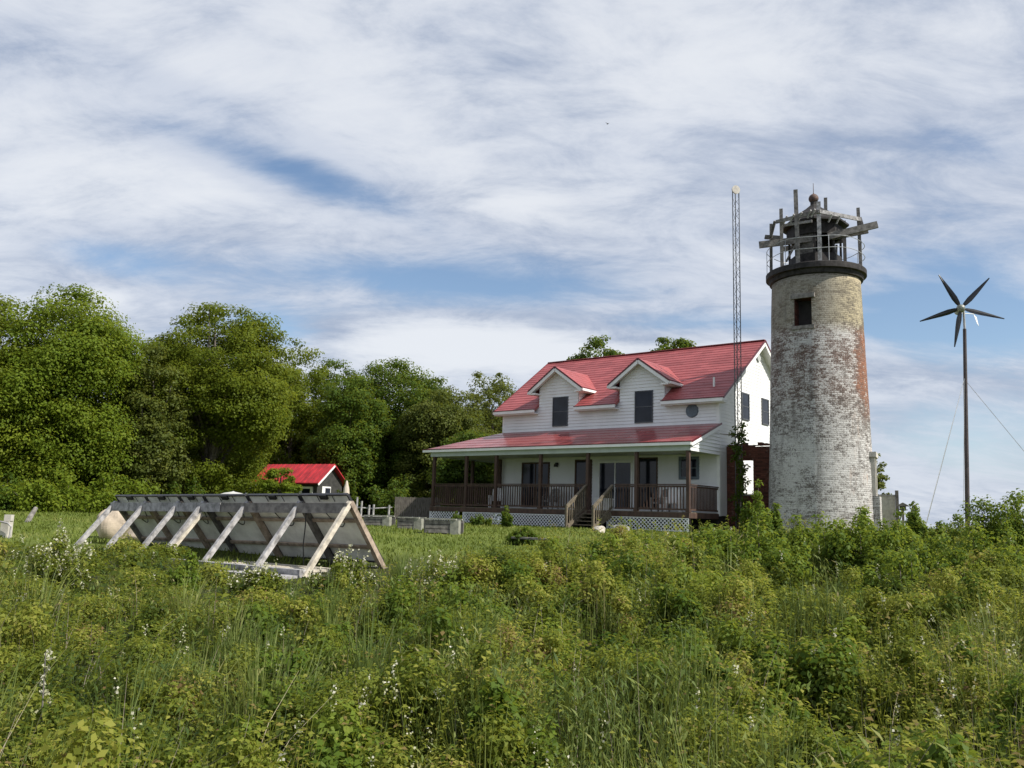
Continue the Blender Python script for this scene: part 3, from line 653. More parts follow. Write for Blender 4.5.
# things standing on the porch
def on_porch(u, v): return HF @ Vector((u, v, ZD))
def bin_box(u, v, label):
    p = on_porch(u, v); t = thing('storage_box', p, label, 'box', ROTH)
    b = MB(HF); b.box((u-0.19, v-0.16, ZD), (u+0.19, v+0.16, ZD+0.5)); b.build('body', M_PLASTIC, t)
    b = MB(HF); b.box((u-0.21, v-0.18, ZD+0.503), (u+0.21, v+0.18, ZD+0.56)); b.build('lid', M_PLASTIC, t)
bin_box(-5.02, -2.4, 'white lidded box at the head of the porch stairs, beside the left handrail')
bin_box(-4.52, -2.4, 'white lidded box at the head of the porch stairs, nearer the right handrail')
def chair(u, v, rz, mat, label):
    p = on_porch(u, v); t = thing('porch_chair', p, label, 'chair', ROTH+rz, 'chairs on the porch')
    fr = HF @ Matrix.Translation((u, v, ZD)) @ Matrix.Rotation(rz, 4, 'Z')
    MB(fr).box((-0.3, -0.28, 0.38), (0.3, 0.28, 0.46)).build('seat', mat, t)
    MB(fr).prism([(-0.3, 0.26, 0.462), (0.3, 0.26, 0.462), (0.27, 0.42, 1.0), (0.12, 0.44, 1.08), (-0.12, 0.44, 1.08), (-0.27, 0.42, 1.0)], (0, 0.05, 0.01)).build('backrest', mat, t)
    for sx in (-1, 1):
        MB(fr).box((sx*0.33-0.04, -0.30, 0.62), (sx*0.33+0.04, 0.33, 0.66)).build('armrest', mat, t)
        for sy in (-0.27, 0.24): MB(fr).box((sx*0.33-0.03, sy-0.03, 0.0), (sx*0.33+0.03, sy+0.03, 0.617)).build('leg', mat, t)
chair(-1.35, -2.0, radians(20), M_PLASTIC, 'white porch chair in the sun at the right end of the porch')
chair(-2.4, -1.2, radians(-10), M_WICKER, 'grey porch chair under the small shuttered window')
chair(-8.9, -1.0, radians(0), M_WICKER, 'grey porch chair below the wall lamp')
chair(-12.2, -1.4, radians(30), M_PLASTIC, 'white porch chair at the far left corner of the porch')

# ------------------------------------------------------------------ ruin between house and tower
ruin = thing('brick_ruin', HF @ Vector((1.1, 0.9, GH)), 'ruined dark red brick wall with doorway, between white house and tower', 'wall', ROTH)
b = H(); v0, v1 = 0.77, 1.07; zt_ = 5.2; U1 = 2.35; o0, o1, oz0, oz1 = 0.72, 1.33, 2.98, 4.55
b.box((0.03, v0, GH-0.3), (o0, v1, zt_)); b.box((o1, v0, GH-0.3), (U1, v1, zt_-0.03)); b.box((o0, v0, GH-0.3), (o1, v1, oz0)); b.box((o0, v0, oz1), (o1, v1, zt_+0.02))
rng = random.Random(3)
for i in range(9):
    u = 0.05+i*0.25; b.box((u, v0+0.02, zt_+0.021), (u+0.2, v1-0.03, zt_+0.021+rng.choice([0.03, 0.07, 0.1, 0.15])))
b.build('brickwork', M_RUIN, ruin)
b = H(); b.box((o0-0.08, v0-0.03, oz0-0.08), (o1+0.08, v1+0.02, oz0-0.003)); b.build('sill', M_MIDWOOD, ruin)

# ------------------------------------------------------------------ lighthouse
TY = 38.0
TP = at(818.5, 400, TY); TX = TP[0]; taz = atan2(TY, TX); TROT = taz-pi/2; GT = 1.18
TF = Matrix.Translation((TX, TY, 0)) @ Matrix.Rotation(TROT, 4, 'Z')
tower = thing('lighthouse', (TX, TY, GT), 'old round brick lighthouse with flaking whitewash and broken timbers around its lantern', 'lighthouse', TROT)
def Tm(): return MB(TF)
def rad(z): return 2.24+(1.92-2.24)*(z-1.4)/(12.55-1.4)
WZ0, WZ1 = 10.22, 11.44; WA = radians(-16.5)          # window, angle measured from the side that faces us
def rowz():
    a = list(np.linspace(GT-0.3, WZ0, 26)); b_ = list(np.linspace(WZ0, WZ1, 5))[1:]; c_ = list(np.linspace(WZ1, 12.55, 4))[1:]
    return a+b_+c_
zs = rowz(); NS = 132; wn_ = 8
dA = 2*pi/NS
vs_, fs_ = [], []
for z in zs:
    for k in range(NS):
        a = WA-dA*wn_/2+k*dA
        r_ = rad(z)+0.018*(vnoise(np.array([a*2.2]), np.array([z]), 0.35)[0]-0.5)+0.02*(vnoise(np.array([a*2.2]), np.array([z]), 1.3)[0]-0.5)
        vs_.append((r_*sin(a), -r_*cos(a), z))
iw0 = 25; iw1 = 29
for i in range(len(zs)-1):
    for k in range(NS):
        if iw0 <= i < iw1 and k < wn_: continue
        fs_.append((i*NS+k, i*NS+(k+1) % NS, (i+1)*NS+(k+1) % NS, (i+1)*NS+k))
fs_.append(tuple((len(zs)-1)*NS+k for k in range(NS)))
b = Tm(); b.add(vs_, fs_)
WFR = TF @ Matrix.Rotation(WA, 4, 'Z')
hw = rad(11.3)*sin(dA*wn_/2)
b.build('shaft', M_TOWER, tower, smooth=True)
b = MB(WFR); rr = rad(11.3)
b.add([(-hw, -rr+0.02, WZ0), (hw, -rr+0.02, WZ0), (hw, -rr+0.02, WZ1), (-hw, -rr+0.02, WZ1), (-hw, -rr+0.6, WZ0), (hw, -rr+0.6, WZ0), (hw, -rr+0.6, WZ1), (-hw, -rr+0.6, WZ1)],
      [(0, 1, 5, 4), (1, 2, 6, 5), (2, 3, 7, 6), (3, 0, 4, 7)])
wob = b.build('window_opening', M_RUIN, tower)
MB(WFR).quad((-hw, -rr+0.6, WZ0), (hw, -rr+0.6, WZ0), (hw, -rr+0.6, WZ1), (-hw, -rr+0.6, WZ1)).build('dark_interior', M_DARK, wob)
MB(WFR).box((-hw-0.12, -rr-0.07, WZ0-0.16), (hw+0.12, -rr+0.25, WZ0-0.005)).build('sill', M_MIDWOOD, wob)
MB(WFR).box((-hw-0.14, -rr-0.03, WZ1+0.005), (hw+0.14, -rr+0.25, WZ1+0.2)).build('lintel', M_MIDWOOD, wob)
b = Tm(); b.lathe((0, 0, 0), [(1.9, 12.50), (2.02, 12.54), (2.06, 12.72), (2.18, 12.75), (2.18, 12.98), (2.14, 13.02), (0.3, 13.02)], 64); b.build('gallery', M_IRON, tower)
# side doorway jamb and brick pier seen in profile at the right
DF = TF @ Matrix.Rotation(radians(83), 4, 'Z')
b = MB(DF); b.box((-0.55, -2.42, GT-0.2), (0.55, -1.9, 2.95)); b.build('door_pier', M_TOWER, tower)
b = MB(DF); b.box((-0.5, -2.28, 2.955), (-0.3, -1.9, 4.6)); b.box((0.3, -2.28, 2.955), (0.5, -1.9, 4.6)); b.box((-0.6, -2.34, 4.605), (0.6, -1.9, 4.82)); b.build('door_hood', M_CONC, tower)
# lantern
def octo(mb, r0, r1, z0, z1, n=8):
    mb.lathe((0, 0, 0), [(r0, z0), (r1, z1)], n, False, False)
b = Tm(); b.lathe((0, 0, 0), [(1.16, 13.02), (1.16, 13.72), (1.10, 13.74), (1.10, 13.04)], 8, False, False); b.build('lantern_base', M_IRON, tower)
for k in range(8):
    a = 2*pi*k/8; b = Tm(); b.bar((1.11*cos(a), 1.11*sin(a), 13.7), (1.11*cos(a), 1.11*sin(a), 15.25), 0.10, 0.10, (cos(a), sin(a), 0)); b.build('lantern_post', M_IRON, tower)
b = Tm(); b.lathe((0, 0, 0), [(1.22, 14.62), (1.24, 15.2), (1.14, 15.2), (1.14, 14.62), (1.22, 14.62)], 8, False, False)
b.lathe((0, 0, 0), [(1.24, 15.13), (1.50, 15.17), (1.50, 15.26), (0.95, 15.72), (0.5, 16.02), (0.26, 16.22), (0.15, 16.32), (0.15, 16.5)], 8); b.build('lantern_roof', M_IRON, tower)
b = Tm(); b.lathe((0, 0, 16.62), [(0.02, -0.22)]+[(0.225*cos(t), 0.225*sin(t)) for t in np.linspace(-1.2, 1.4, 9)]+[(0.03, 0.24), (0.015, 0.3), (0.012, 0.75)], 16); b.build('ball_finial', M_RUST, tower)
for k in (1, 2, 5):
    b = Tm(); a = 2*pi*(k+0.5)/8; b.bar((1.0*cos(a), 1.0*sin(a), 13.7), (1.0*cos(a), 1.0*sin(a), 14.65), 0.7, 0.05, (cos(a), sin(a), 0)); b.build('lantern_board', M_DARKWOOD, tower)
b = Tm(); b.lathe((0, 0, 0), [(0.28, 13.02), (0.24, 14.1), (0.36, 14.15), (0.36, 14.6), (0.1, 14.8)], 12); b.build('lamp_stand', M_IRON, tower)
# deck railing
b = Tm()
for z, r_ in ((13.62, 2.12), (14.15, 2.12)):
    pts = [(r_*cos(t), r_*sin(t), z+0.03*sin(5*t)) for t in np.linspace(radians(-200), radians(150), 60)]
    b.tube(pts, 0.015, 6)
for k in range(7):
    a = 2*pi*k/7+0.5; b.tube([(2.12*cos(a), 2.12*sin(a), 13.0), (2.12*cos(a), 2.12*sin(a), 14.17)], 0.014, 6)
b.build('deck_railing', M_GALV, tower)
# broken scaffold timbers (parts of the tower)
def tl(px, py, yl):                               # tower-frame point seen at a pixel, at local depth yl
    p = at(px, py, TY); q = TF.inverted() @ Vector(p)
    for _ in range(3):
        d = yl-q.y; w = TF @ q; Yn = w.y + d*cos(TROT); p = at(px, py, Yn); q = TF.inverted() @ Vector(p)
    return q
def timber(px0, py0, px1, py1, y0, y1, w, h, mat):
    b = Tm(); b.bar(tl(px0, py0, y0), tl(px1, py1, y1), w, h, (0, 0, 1) if abs(px1-px0) > abs(py1-py0) else (0, 1, 0)); b.build('scaffold_timber', mat, tower)
def post(px_top, py_top, px_bot, yl, w, mat):
    tp = tl(px_top, py_top, yl); bt = Vector((tl(px_bot, 260, yl).x, yl, 13.02)); b = Tm(); b.bar(bt, tp, w, w*0.8, (0, 1, 0)); b.build('scaffold_post', mat, tower)
post(781, 209, 782, -1.35, 0.15, M_MIDWOOD); post(795.5, 190, 798, -1.80, 0.18, M_MIDWOOD); post(818.5, 202, 820, -2.02, 0.17, M_GREYWOOD)
post(771, 224, 771, -0.35, 0.13, M_DARKWOOD); post(825.5, 198, 826, 1.98, 0.16, M_MIDWOOD); post(858, 208, 860.5, -0.7, 0.14, M_MIDWOOD); post(844, 221, 845, 1.3, 0.15, M_DARKWOOD)
timber(759, 245, 816, 238, -1.15, -1.0, 0.12, 0.30, M_MIDWOOD); timber(828, 236.5, 877.5, 224.5, -1.05, -0.9, 0.12, 0.30, M_MIDWOOD)
timber(832, 238, 868, 231, -0.88, -0.72, 0.10, 0.2, M_DARKWOOD); timber(765, 237, 780, 238, 0.6, 0.4, 0.1, 0.2, M_DARKWOOD)
timber(776, 222, 820, 211, -1.55, -2.15, 0.06, 0.16, M_MIDWOOD); timber(818, 211, 861, 219.5, -2.15, -0.85, 0.06, 0.17, M_GREYWOOD)
timber(780, 226, 812, 221, -1.2, -1.6, 0.06, 0.12, M_GREYWOOD); timber(775, 221, 770.5, 238, -0.9, -0.5, 0.12, 0.12, M_DARKWOOD)
timber(782, 249, 846, 240, 1.35, 1.45, 0.1, 0.22, M_DARKWOOD); timber(859, 218, 861.5, 226, -0.75, -0.75, 0.2, 0.12, M_DARKWOOD)
timber(786, 262, 800, 236, -0.9, -1.1, 0.08, 0.1, M_MIDWOOD); timber(836, 262, 836.5, 245, -0.6, -0.6, 0.1, 0.1, M_MIDWOOD); timber(790, 226, 833, 214, 1.5, 1.6, 0.08, 0.14, M_DARKWOOD)
for px, yl in ((785, -1.35), (792, -1.7), (800, -1.75), (809, -1.9), (813, -2.0), (830, -1.9), (838, -1.6)):
    q = 219-(px-776)*0.24 if px < 820 else 213+(px-820)*0.2
    timber(px-1.5, q+7, px+2, q-1, yl, yl-0.25, 0.06, 0.09, M_GREYWOOD)

# ------------------------------------------------------------------ antenna mast beside the gable
MP = at(738.3, 420, 39.2); mast = thing('antenna_mast', (MP[0], MP[1], GH), 'tall thin steel lattice mast with small dish, in front of the house gable', 'mast')
mz1 = at(735.5, 192, 39.2)[2]
ld = [(0.17*cos(a), 0.17*sin(a)) for a in (radians(200), radians(320), radians(80))]
for (x, y) in ld:
    MB().tube([(MP[0]+x, MP[1]+y, GH-0.2), (MP[0]+x-0.02, MP[1]+y, mz1)], 0.022, 6).build('leg', M_MAST, mast)
b = MB(); z = GH+0.3; k = 0
while z < mz1-0.4:
    for i in range(3):
        (x0, y0), (x1, y1) = ld[i], ld[(i+1) % 3]
        if k % 2: x0, y0, x1, y1 = x1, y1, x0, y0
        b.tube([(MP[0]+x0, MP[1]+y0, z), (MP[0]+x1, MP[1]+y1, z+0.36)], 0.009, 4, False)
    z += 0.36; k += 1
b.build('bracing', M_MAST, mast)
b = MB(); c_ = Vector((MP[0]-0.06, MP[1]-0.22, mz1+0.02))
b.tube([c_+Vector((-0.05, 0.12, 0)), c_+Vector((-0.02, 0.02, 0)), c_+Vector((0, -0.05, 0))], [0.06, 0.20, 0.21], 18); b.build('dish', M_CONC, mast)
MB().tube([(MP[0]+0.13, MP[1], mz1-0.3), (MP[0]+0.13, MP[1], mz1+0.15)], 0.02, 6).build('whip_aerial', M_MAST, mast)

# ------------------------------------------------------------------ wind turbine
WY = 38.0
wb = at(967, 528, WY); hubp = at(961.0, 308.2, WY-0.45)
turb = thing('wind_turbine', (wb[0], wb[1], gz1(wb[0], wb[1])), 'small five bladed black wind turbine on a thin guyed pole', 'wind turbine')
ptop = at(964.6, 329, WY); ntop = at(963.6, 309, WY)
MB().tube([(wb[0], wb[1], gz1(wb[0], wb[1])-0.3), tuple(ptop)], [0.105, 0.075], 12).build('pole', M_POLE, turb)
MB().tube([tuple(ptop-np.array([0, 0, 0.1])), tuple(ntop)], 0.05, 10).build('pole_tip', M_GALV, turb)
nc = Vector(hubp); ax = Vector((0.30, 1, 0)).normalized()     # rotor axis runs away from us
b = MB(); b.tube([nc-ax*0.16, nc-ax*0.10, nc+ax*0.05, nc+ax*0.10], [0.05, 0.15, 0.19, 0.17], 18); b.build('hub', M_HUB, turb)
b = MB(); b.tube([nc+ax*0.101, nc+ax*0.25, nc+ax*0.75, nc+ax*0.95], [0.13, 0.17, 0.14, 0.05], 16); b.build('nacelle', M_HUB, turb)
tipz = [(942.6, 278), (990.3, 277), (999.8, 320.8), (955.2, 345.5), (922.6, 318.6)]
for (tx, ty) in tipz:
    tip = at(tx, ty, WY-0.45); d = (Vector(tip)-nc); d = d-ax*d.dot(ax); d = d.normalized()*1.80; e1 = d.normalized(); s_ = e1.cross(ax).normalized()
    b = MB(); prof = [(0.07, 0.05), (0.15, 0.10), (0.30, 0.13), (0.5, 0.11), (0.75, 0.07), (1.0, 0.025)]; vs_, fs_ = [], []
    for t, w in prof:
        tw = radians(22*(1-t)+4); ch = s_*cos(tw)+ax*sin(tw); th_ = ax*cos(tw)-s_*sin(tw); c0 = nc+d*t
        vs_ += [c0-ch*w, c0+th_*0.02, c0+ch*w*0.9, c0-th_*0.02]
    for i in range(len(prof)-1):
        for k in range(4): fs_.append((i*4+k, i*4+(k+1) % 4, i*4+4+(k+1) % 4, i*4+4+k))
    fs_ += [(3, 2, 1, 0), tuple(len(vs_)-4+k for k in range(4))]
    b.add(vs_, fs_); b.build('blade', M_BLADE, turb)
b = MB(); t0 = nc+ax*0.9
f0 = Vector(at(973.5, 314, WY+1.3)); b.tube([t0, f0], 0.018, 6); b.prism([f0, f0+Vector((0.25, 0.2, -0.10)), f0+Vector((0.36, 0.25, -0.52)), f0+Vector((0.20, 0.1, -0.42))], (0.0, 0.02, 0)); b.build('tail_fin', M_TRIM, turb)
at_pt = at(964.3, 379, WY)
for (gx, gy) in ((-3.1, -2.2), (4.6, -2.0), (0.4, 5.0)):
    gp = (wb[0]+gx, wb[1]+gy, gz1(wb[0]+gx, wb[1]+gy)-0.05); MB().tube([tuple(at_pt), gp], 0.012, 5).build('guy_wire', M_GALV, turb)
MB().tube([(wb[0]-0.22, wb[1]-0.05, 1.2), tuple(at_pt+np.array([-0.06, -0.12, 0]))], 0.009, 5).build('cable', M_GALV, turb)

# low pale block shed and bird feeder right of the tower
p = at(887, 518, 43); sh = thing('block_shed', (p[0], p[1], gz1(p[0], p[1])), 'low pale flat topped shed with dark corner post, right behind the tower', 'shed', TROT)
SF = Matrix.Translation((p[0], p[1], 0)) @ Matrix.Rotation(TROT, 4, 'Z'); z1 = at(887, 496, 43)[2]; z0 = gz1(p[0], p[1])-0.1
MB(SF).box((-0.9, 0, z0), (0.40, 1.6, z1)).build('wall', M_CONC, sh); MB(SF).box((-0.95, -0.04, z1+0.002), (0.41, 1.65, z1+0.07)).build('roof', M_GREYWOOD, sh)
MB(SF).box((0.41, -0.08, z0), (0.56, 0.08, z1+0.28)).build('corner_post', M_DARKWOOD, sh)
p = at(903, 515, 42); z1 = at(903, 503, 42)[2]; bf = thing('bird_feeder', (p[0], p[1], gz1(p[0], p[1])), 'small dark roofed bird feeder on a post right of the shed', 'bird feeder', TROT)
BF = Matrix.Translation((p[0], p[1], 0)) @ Matrix.Rotation(TROT, 4, 'Z')
MB(BF).box((-0.05, -0.05, 1.0), (0.05, 0.05, z1-0.35)).build('post', M_DARKWOOD, bf); MB(BF).box((-0.2, -0.15, z1-0.35), (0.2, 0.15, z1-0.31)).box((-0.14, -0.1, z1-0.31), (0.14, 0.1, z1-0.16)).build('tray', M_DARKWOOD, bf)
MB(BF).prism([(-0.32, -0.22, z1-0.16), (0.32, -0.22, z1-0.16), (0, -0.22, z1+0.02)], (0, 0.44, 0)).build('roof', M_DARKWOOD, bf)

# ------------------------------------------------------------------ solar array (seen from behind)
tops = [(116, 503.5, 21.4), (142.6, 504.2, 20.6), (172.5, 505, 19.8), (192.8, 505.5, 19.2), (238.3, 506, 18.4), (296.3, 505.5, 17.6), (350, 504, 16.9)]
TPS = [Vector(at(*t)) for t in tops]
a0_, a1_ = TPS[0], TPS[-1]; axd = (a1_-a0_).normalized(); axh = Vector((axd.x, axd.y, 0)).normalized(); ev_ = Vector((-axh.y, axh.x, 0))
if ev_.y > 0: ev_ = -ev_                         # towards us and left
Lb = (a1_-a0_).length
arr = thing('solar_panel_array', ((a0_.x+a1_.x)/2, (a0_.y+a1_.y)/2, 0.5), 'row of tilted solar panels on a weathered timber A-frame rack in the weeds', 'solar panels', atan2(axh.y, axh.x))
def apx(t): return a0_+axd*(Lb*t)
ts = [((p-a0_).dot(axd))/Lb for p in TPS]
legb = [(84, 545), (97, 562), (126.8, 563), (149.7, 569), (199, 568), (262, 563), (313, 571)]
for i, t in enumerate(ts):
    ap = apx(t); zb_ = 0.45
    bot = Vector((ap.x, ap.y, 0))+ev_*1.08; bot.z = zb_
    MB().bar(ap+Vector((0, 0, 0.03)), bot, 0.10, 0.085, axh).build('leg', [M_GREYWOOD, M_GREYWOOD, M_GREYWOOD, M_GREYWOOD, M_GREYWOOD, M_GREYWOOD, M_PALEWOOD][i], arr)
    bot2 = Vector((ap.x, ap.y, 0))-ev_*1.12; bot2.z = zb_
    MB().bar(ap+Vector((0, 0, 0.03)), bot2, 0.10, 0.11, axh).build('rafter', [M_MIDWOOD, M_TANWOOD, M_TANWOOD, M_DARKWOOD, M_TANWOOD, M_DARKWOOD, M_TANWOOD][i], arr)
ap = apx(ts[3]+0.012); b = MB(); b.bar(ap+ev_*0.12+Vector((0, 0, -0.22)), ap+ev_*1.0+Vector((0, 0, -1.25)), 0.07, 0.07, axh); b.build('brace', M_PALEWOOD, arr)
for (u0, u1, dz, m_) in ((-0.004, ts[3]+0.09, 0.0, M_GREYWOOD), (ts[3]+0.095, 1.005, -0.004, M_MIDWOOD)):
    MB().bar(apx(u0)+ev_*0.10+Vector((0, 0, -0.08+dz)), apx(u1)+ev_*0.10+Vector((0, 0, -0.08+dz)), 0.05, 0.20).build('top_beam', m_, arr)
for off, zz_, w, m_ in ((1.10, 0.52, 0.16, M_GREYWOOD), (0.15, 0.50, 0.16, M_PALEWOOD), (1.42, 0.42, 0.4, M_GREYWOOD)):
    MB().bar(Vector((a0_.x, a0_.y, zz_))+ev_*off, Vector((a1_.x, a1_.y, zz_))+ev_*off, w, 0.16).build('base_beam', m_, arr)
MB().bar(Vector((a0_.x, a0_.y, 0.5))-ev_*1.12, Vector((a1_.x, a1_.y, 0.5))-ev_*1.12, 0.14, 0.14).build('base_beam', M_MIDWOOD, arr)
for off in (0.38, 0.58, 0.78):
    MB().bar(Vector((a0_.x, a0_.y, 0.545))+ev_*off+axh*(Lb*0.30), Vector((a1_.x, a1_.y, 0.545))+ev_*off-axh*0.2, 0.17, 0.045).build('deck_board', M_PALEWOOD, arr)
sl_ = (Vector((0, 0, 0.45))-ev_*1.12) - Vector((0, 0, 1.78)); down = sl_.normalized(); nrm = axh.cross(down); 
if nrm.z < 0: nrm = -nrm
for i in range(6):
    t0, t1 = ts[i], ts[i+1]; g_ = 0.004
    A = apx(t0+g_)-down*0.17+nrm*0.085; B = apx(t1-g_)-down*0.17+nrm*0.085; ln = 1.72
    C_ = B+down*ln; D_ = A+down*ln
    fr_p = MB()
    wd_ = (B-A).length
    for p_, q_ in ((A, B), (D_, C_), (A, D_), (B, C_)): fr_p.bar(p_+nrm*0.0, q_, 0.035, 0.05, nrm)
    fo = fr_p.build('panel', M_BLACKFRAME, arr)
    MB().quad(A-nrm*0.004, B-nrm*0.004, C_-nrm*0.004, D_-nrm*0.004).build('backsheet', M_BACKSHEET, fo)
    MB().quad(A+nrm*0.018, D_+nrm*0.018, C_+nrm*0.018, B+nrm*0.018).build('cells', M_CELL, fo)
    m_ = (A+B)/2+down*0.04; xd = (B-A).normalized()
    MB().bar(m_-xd*0.10-nrm*0.028, m_+xd*0.10-nrm*0.028, 0.10, 0.045, nrm).build('junction_box', M_CABLE, fo)
    # two dark ribs down the back sheet
    for fy in (0.62, 1.30):
        MB().bar(A+down*fy-nrm*0.050, B+down*fy-nrm*0.050, 0.07, 0.04, nrm).build('purlin', M_TANWOOD, fo)
    cbm = MB()
    for fx in (0.36, 0.68):
        s0 = A+(B-A)*fx-nrm*0.02; cbm.tube([s0, s0+down*0.16], 0.007, 5)
    # hanging cable loop
    q0 = A+(B-A)*0.35+down*0.25-nrm*0.03; q1 = A+(B-A)*0.80+down*0.2-nrm*0.03
    pts = []
    for k in range(13):
        s = k/12; pts.append(q0+(q1-q0)*s+down*(0.62*4*s*(1-s)*0.9)-nrm*0.02)
    cbm.tube(pts, 0.011, 6); cbm.build('cable', M_CABLE, fo)
g0 = apx(ts[5]+0.03)+ev_*0.06+Vector((0, 0, -0.12)); MB().tube([g0, g0+Vector((0.01, 0, -0.3)), g0+Vector((-0.01, 0, -0.7)), g0+Vector((0.03, 0, -1.1))], 0.013, 6).build('cable', M_CABLE, arr)

# ------------------------------------------------------------------ cottage, umbrellas, fences, planters, rocks
CP = at(316.5, 497, 58.0); cz = gz1(CP[0], CP[1]); CF = Matrix.Translation((CP[0], CP[1], 0)) @ Matrix.Rotation(radians(-30), 4, 'Z')
cot = thing('cottage', (CP[0], CP[1], cz), 'small dark cottage with bright red metal roof, at the edge of the trees', 'cottage', radians(-30))
cl, cd = 5.6, 2.5; ze = at(317, 483, 58)[2]; zr = at(331, 464, 59)[2]; sl2 = (zr-ze)/(cd/2+0.3)
b = MB(CF); b.prism([(0, 0, cz-0.2), (0, cd, cz-0.2), (0, cd, ze+0.1), (0, cd/2, zr-0.14), (0, 0, ze+0.1)], (-cl, 0, 0)); b.build('wall', M_COTWALL, cot)
b = MB(CF); b.prism([(0.35, -0.3, ze), (0.35, cd/2, zr), (0.35, cd+0.3, ze), (0.35, cd+0.3, ze-0.08), (0.35, cd/2, zr-0.08), (0.35, -0.3, ze-0.08)], (-cl-0.7, 0, 0))
for i in range(16):
    u = 0.3-i*0.41; b.bar((u, -0.3, ze+0.01), (u, cd/2, zr+0.01), 0.03, 0.035); 
b.build('roof', M_COTRED, cot)
b = MB(CF); b.bar((0.36, -0.3, ze-0.13), (0.36, cd/2, zr-0.13), 0.04, 0.12); b.box((0.004, 0.45, cz), (0.06, 1.3, ze-0.2)); b.build('gable_trim', M_TRIM, cot)
for (u0, u1, z0_, z1_, nm) in ((-1.55, -0.35, cz, ze-0.25, 'door'), (-4.6, -3.5, ze-1.15, ze-0.2, 'window')):
    f = MB(CF)
    for x0, x1, za, zb2 in ((u0, u0+0.22, z0_, z1_), (u1-0.22, u1, z0_, z1_), (u0, u1, z1_-0.14, z1_)): f.box((x0, -0.06 if za == z0_ and zb2 == z1_ else -0.064, za), (x1, -0.002, zb2))
    fo = f.build(nm, M_TRIM, cot); MB(CF).quad((u0+0.1, -0.02, z0_), (u1-0.1, -0.02, z0_), (u1-0.1, -0.02, z1_-0.05), (u0+0.1, -0.02, z1_-0.05)).build('pane', M_GLASS, fo)
MB(CF).quad((0.07, 0.75, ze-0.95), (0.07, 1.25, ze-0.95), (0.07, 1.25, ze-0.3), (0.07, 0.75, ze-0.3)).build('pane', M_GLASS, cot)

p = at(346, 496, 46.0); gp = gz1(p[0], p[1]); z1 = at(346, 481, 46)[2]
um = thing('patio_umbrella', (p[0], p[1], gp), 'closed beige patio umbrella right of the cottage gable', 'umbrella')
MB().tube([(p[0], p[1], gp), (p[0], p[1], z1-0.9)], 0.025, 8).build('pole', M_BROWN, um)
b = MB(); b.lathe((p[0], p[1], 0), [(0.03, z1-1.35), (0.15, z1-1.25), (0.20, z1-0.9), (0.15, z1-0.4), (0.06, z1-0.05), (0.02, z1+0.03)], 10); b.build('canopy', M_CANVAS, um)
p = at(233, 495, 44.0); gp = gz1(p[0], p[1]); z1 = at(233, 492, 44)[2]
um = thing('patio_umbrella', (p[0], p[1], gp), 'open white umbrella whose low top shows above the solar panels', 'umbrella')
MB().tube([(p[0], p[1], gp), (p[0], p[1], z1)], 0.025, 8).build('pole', M_BROWN, um)
b = MB(); b.lathe((p[0], p[1], 0), [(0.80, z1-0.16), (0.45, z1-0.05), (0.1, z1+0.01), (0.02, z1+0.04)], 8, True, True); b.build('canopy', M_CANVASW, um)

# board fence left of the porch
A = at(394, 520, 53.0); B = at(440, 520, 53.0); bfz = 1.15; zt2 = at(394, 497, 53)[2]
fe = thing('board_fence', (A[0], A[1], bfz), 'old grey vertical board fence beside the left end of the porch', 'fence')
b = MB(); n = 22
for i in range(n):
    x = A[0]+(B[0]-A[0])*i/n; b.box((x, 53.0, bfz-0.1), (x+(B[0]-A[0])/n-0.012, 53.03, zt2+0.05*random.random()))
b.build('boards', M_FENCE, fe)
b = MB(); b.box((A[0], 53.034, bfz+0.35), (B[0], 53.09, bfz+0.45)); b.box((A[0], 53.034, zt2-0.4), (B[0], 53.09, zt2-0.3)); b.build('rails', M_FENCE, fe)
# rustic pole fence
fe = thing('pole_fence', (at(372, 518, 46)[0], 46, gz1(-7, 46)), 'rustic fence of thin round poles between umbrella and board fence', 'fence')
pts = [(357, 497), (361.5, 501), (369, 505), (373.5, 504.5), (389, 505)]
for px, py in pts:
    q = at(px, py, 46); MB().tube([(q[0], q[1], gz1(q[0], q[1])-0.1), (q[0]+0.02, q[1], q[2])], 0.055, 8).build('post', M_GREYWOOD, fe)
a_, b2 = at(352, 507, 46), at(392, 508, 46)
for dz in (0, -0.45): MB().tube([(a_[0], 46.07, a_[2]+dz), ((a_[0]+b2[0])/2, 46.07, a_[2]+dz-0.05), (b2[0], 46.07, b2[2]+dz+0.03)], 0.035, 7).build('rail', M_GREYWOOD, fe)

def planter(pxa, pxb, Y, hgt, label, rz):
    a_ = at(pxa, 530, Y); b_ = at(pxb, 530, Y); mx = (a_[0]+b_[0])/2; w = (b_[0]-a_[0])/cos(rz); gz_ = gz1(mx, Y)
    fr = Matrix.Translation((mx, Y, gz_)) @ Matrix.Rotation(rz, 4, 'Z'); t = thing('raised_planter', (mx, Y, gz_), label, 'planter', rz, 'raised planters on the lawn')
    b = MB(fr)
    for k in range(3):
        z = 0.02+k*(hgt/3); b.box((-w/2+0.06, -0.45, z), (w/2-0.30, -0.40, z+hgt/3-0.02)); b.box((-w/2+0.06, 0.40, z), (w/2-0.05, 0.45, z+hgt/3-0.02))
    b.box((-w/2, -0.40, 0), (-w/2+0.055, 0.40, hgt)); b.build('boards', M_MIDWOOD, t)
    MB(fr).box((w/2-0.30, -0.47, -0.05), (w/2, -0.17, hgt+0.02)).build('end_block', M_BENCH, t)
    MB(fr).box((-w/2+0.04, -0.50, hgt+0.023), (w/2-0.1, -0.33, hgt+0.065)).box((-w/2+0.04, 0.33, hgt+0.023), (w/2-0.1, 0.50, hgt+0.065)).build('cap_board', M_BENCH, t)
    MB(fr).box((-w/2+0.06, -0.395, 0.0), (w/2-0.05, 0.395, hgt-0.08)).build('soil', M_DARK, t)
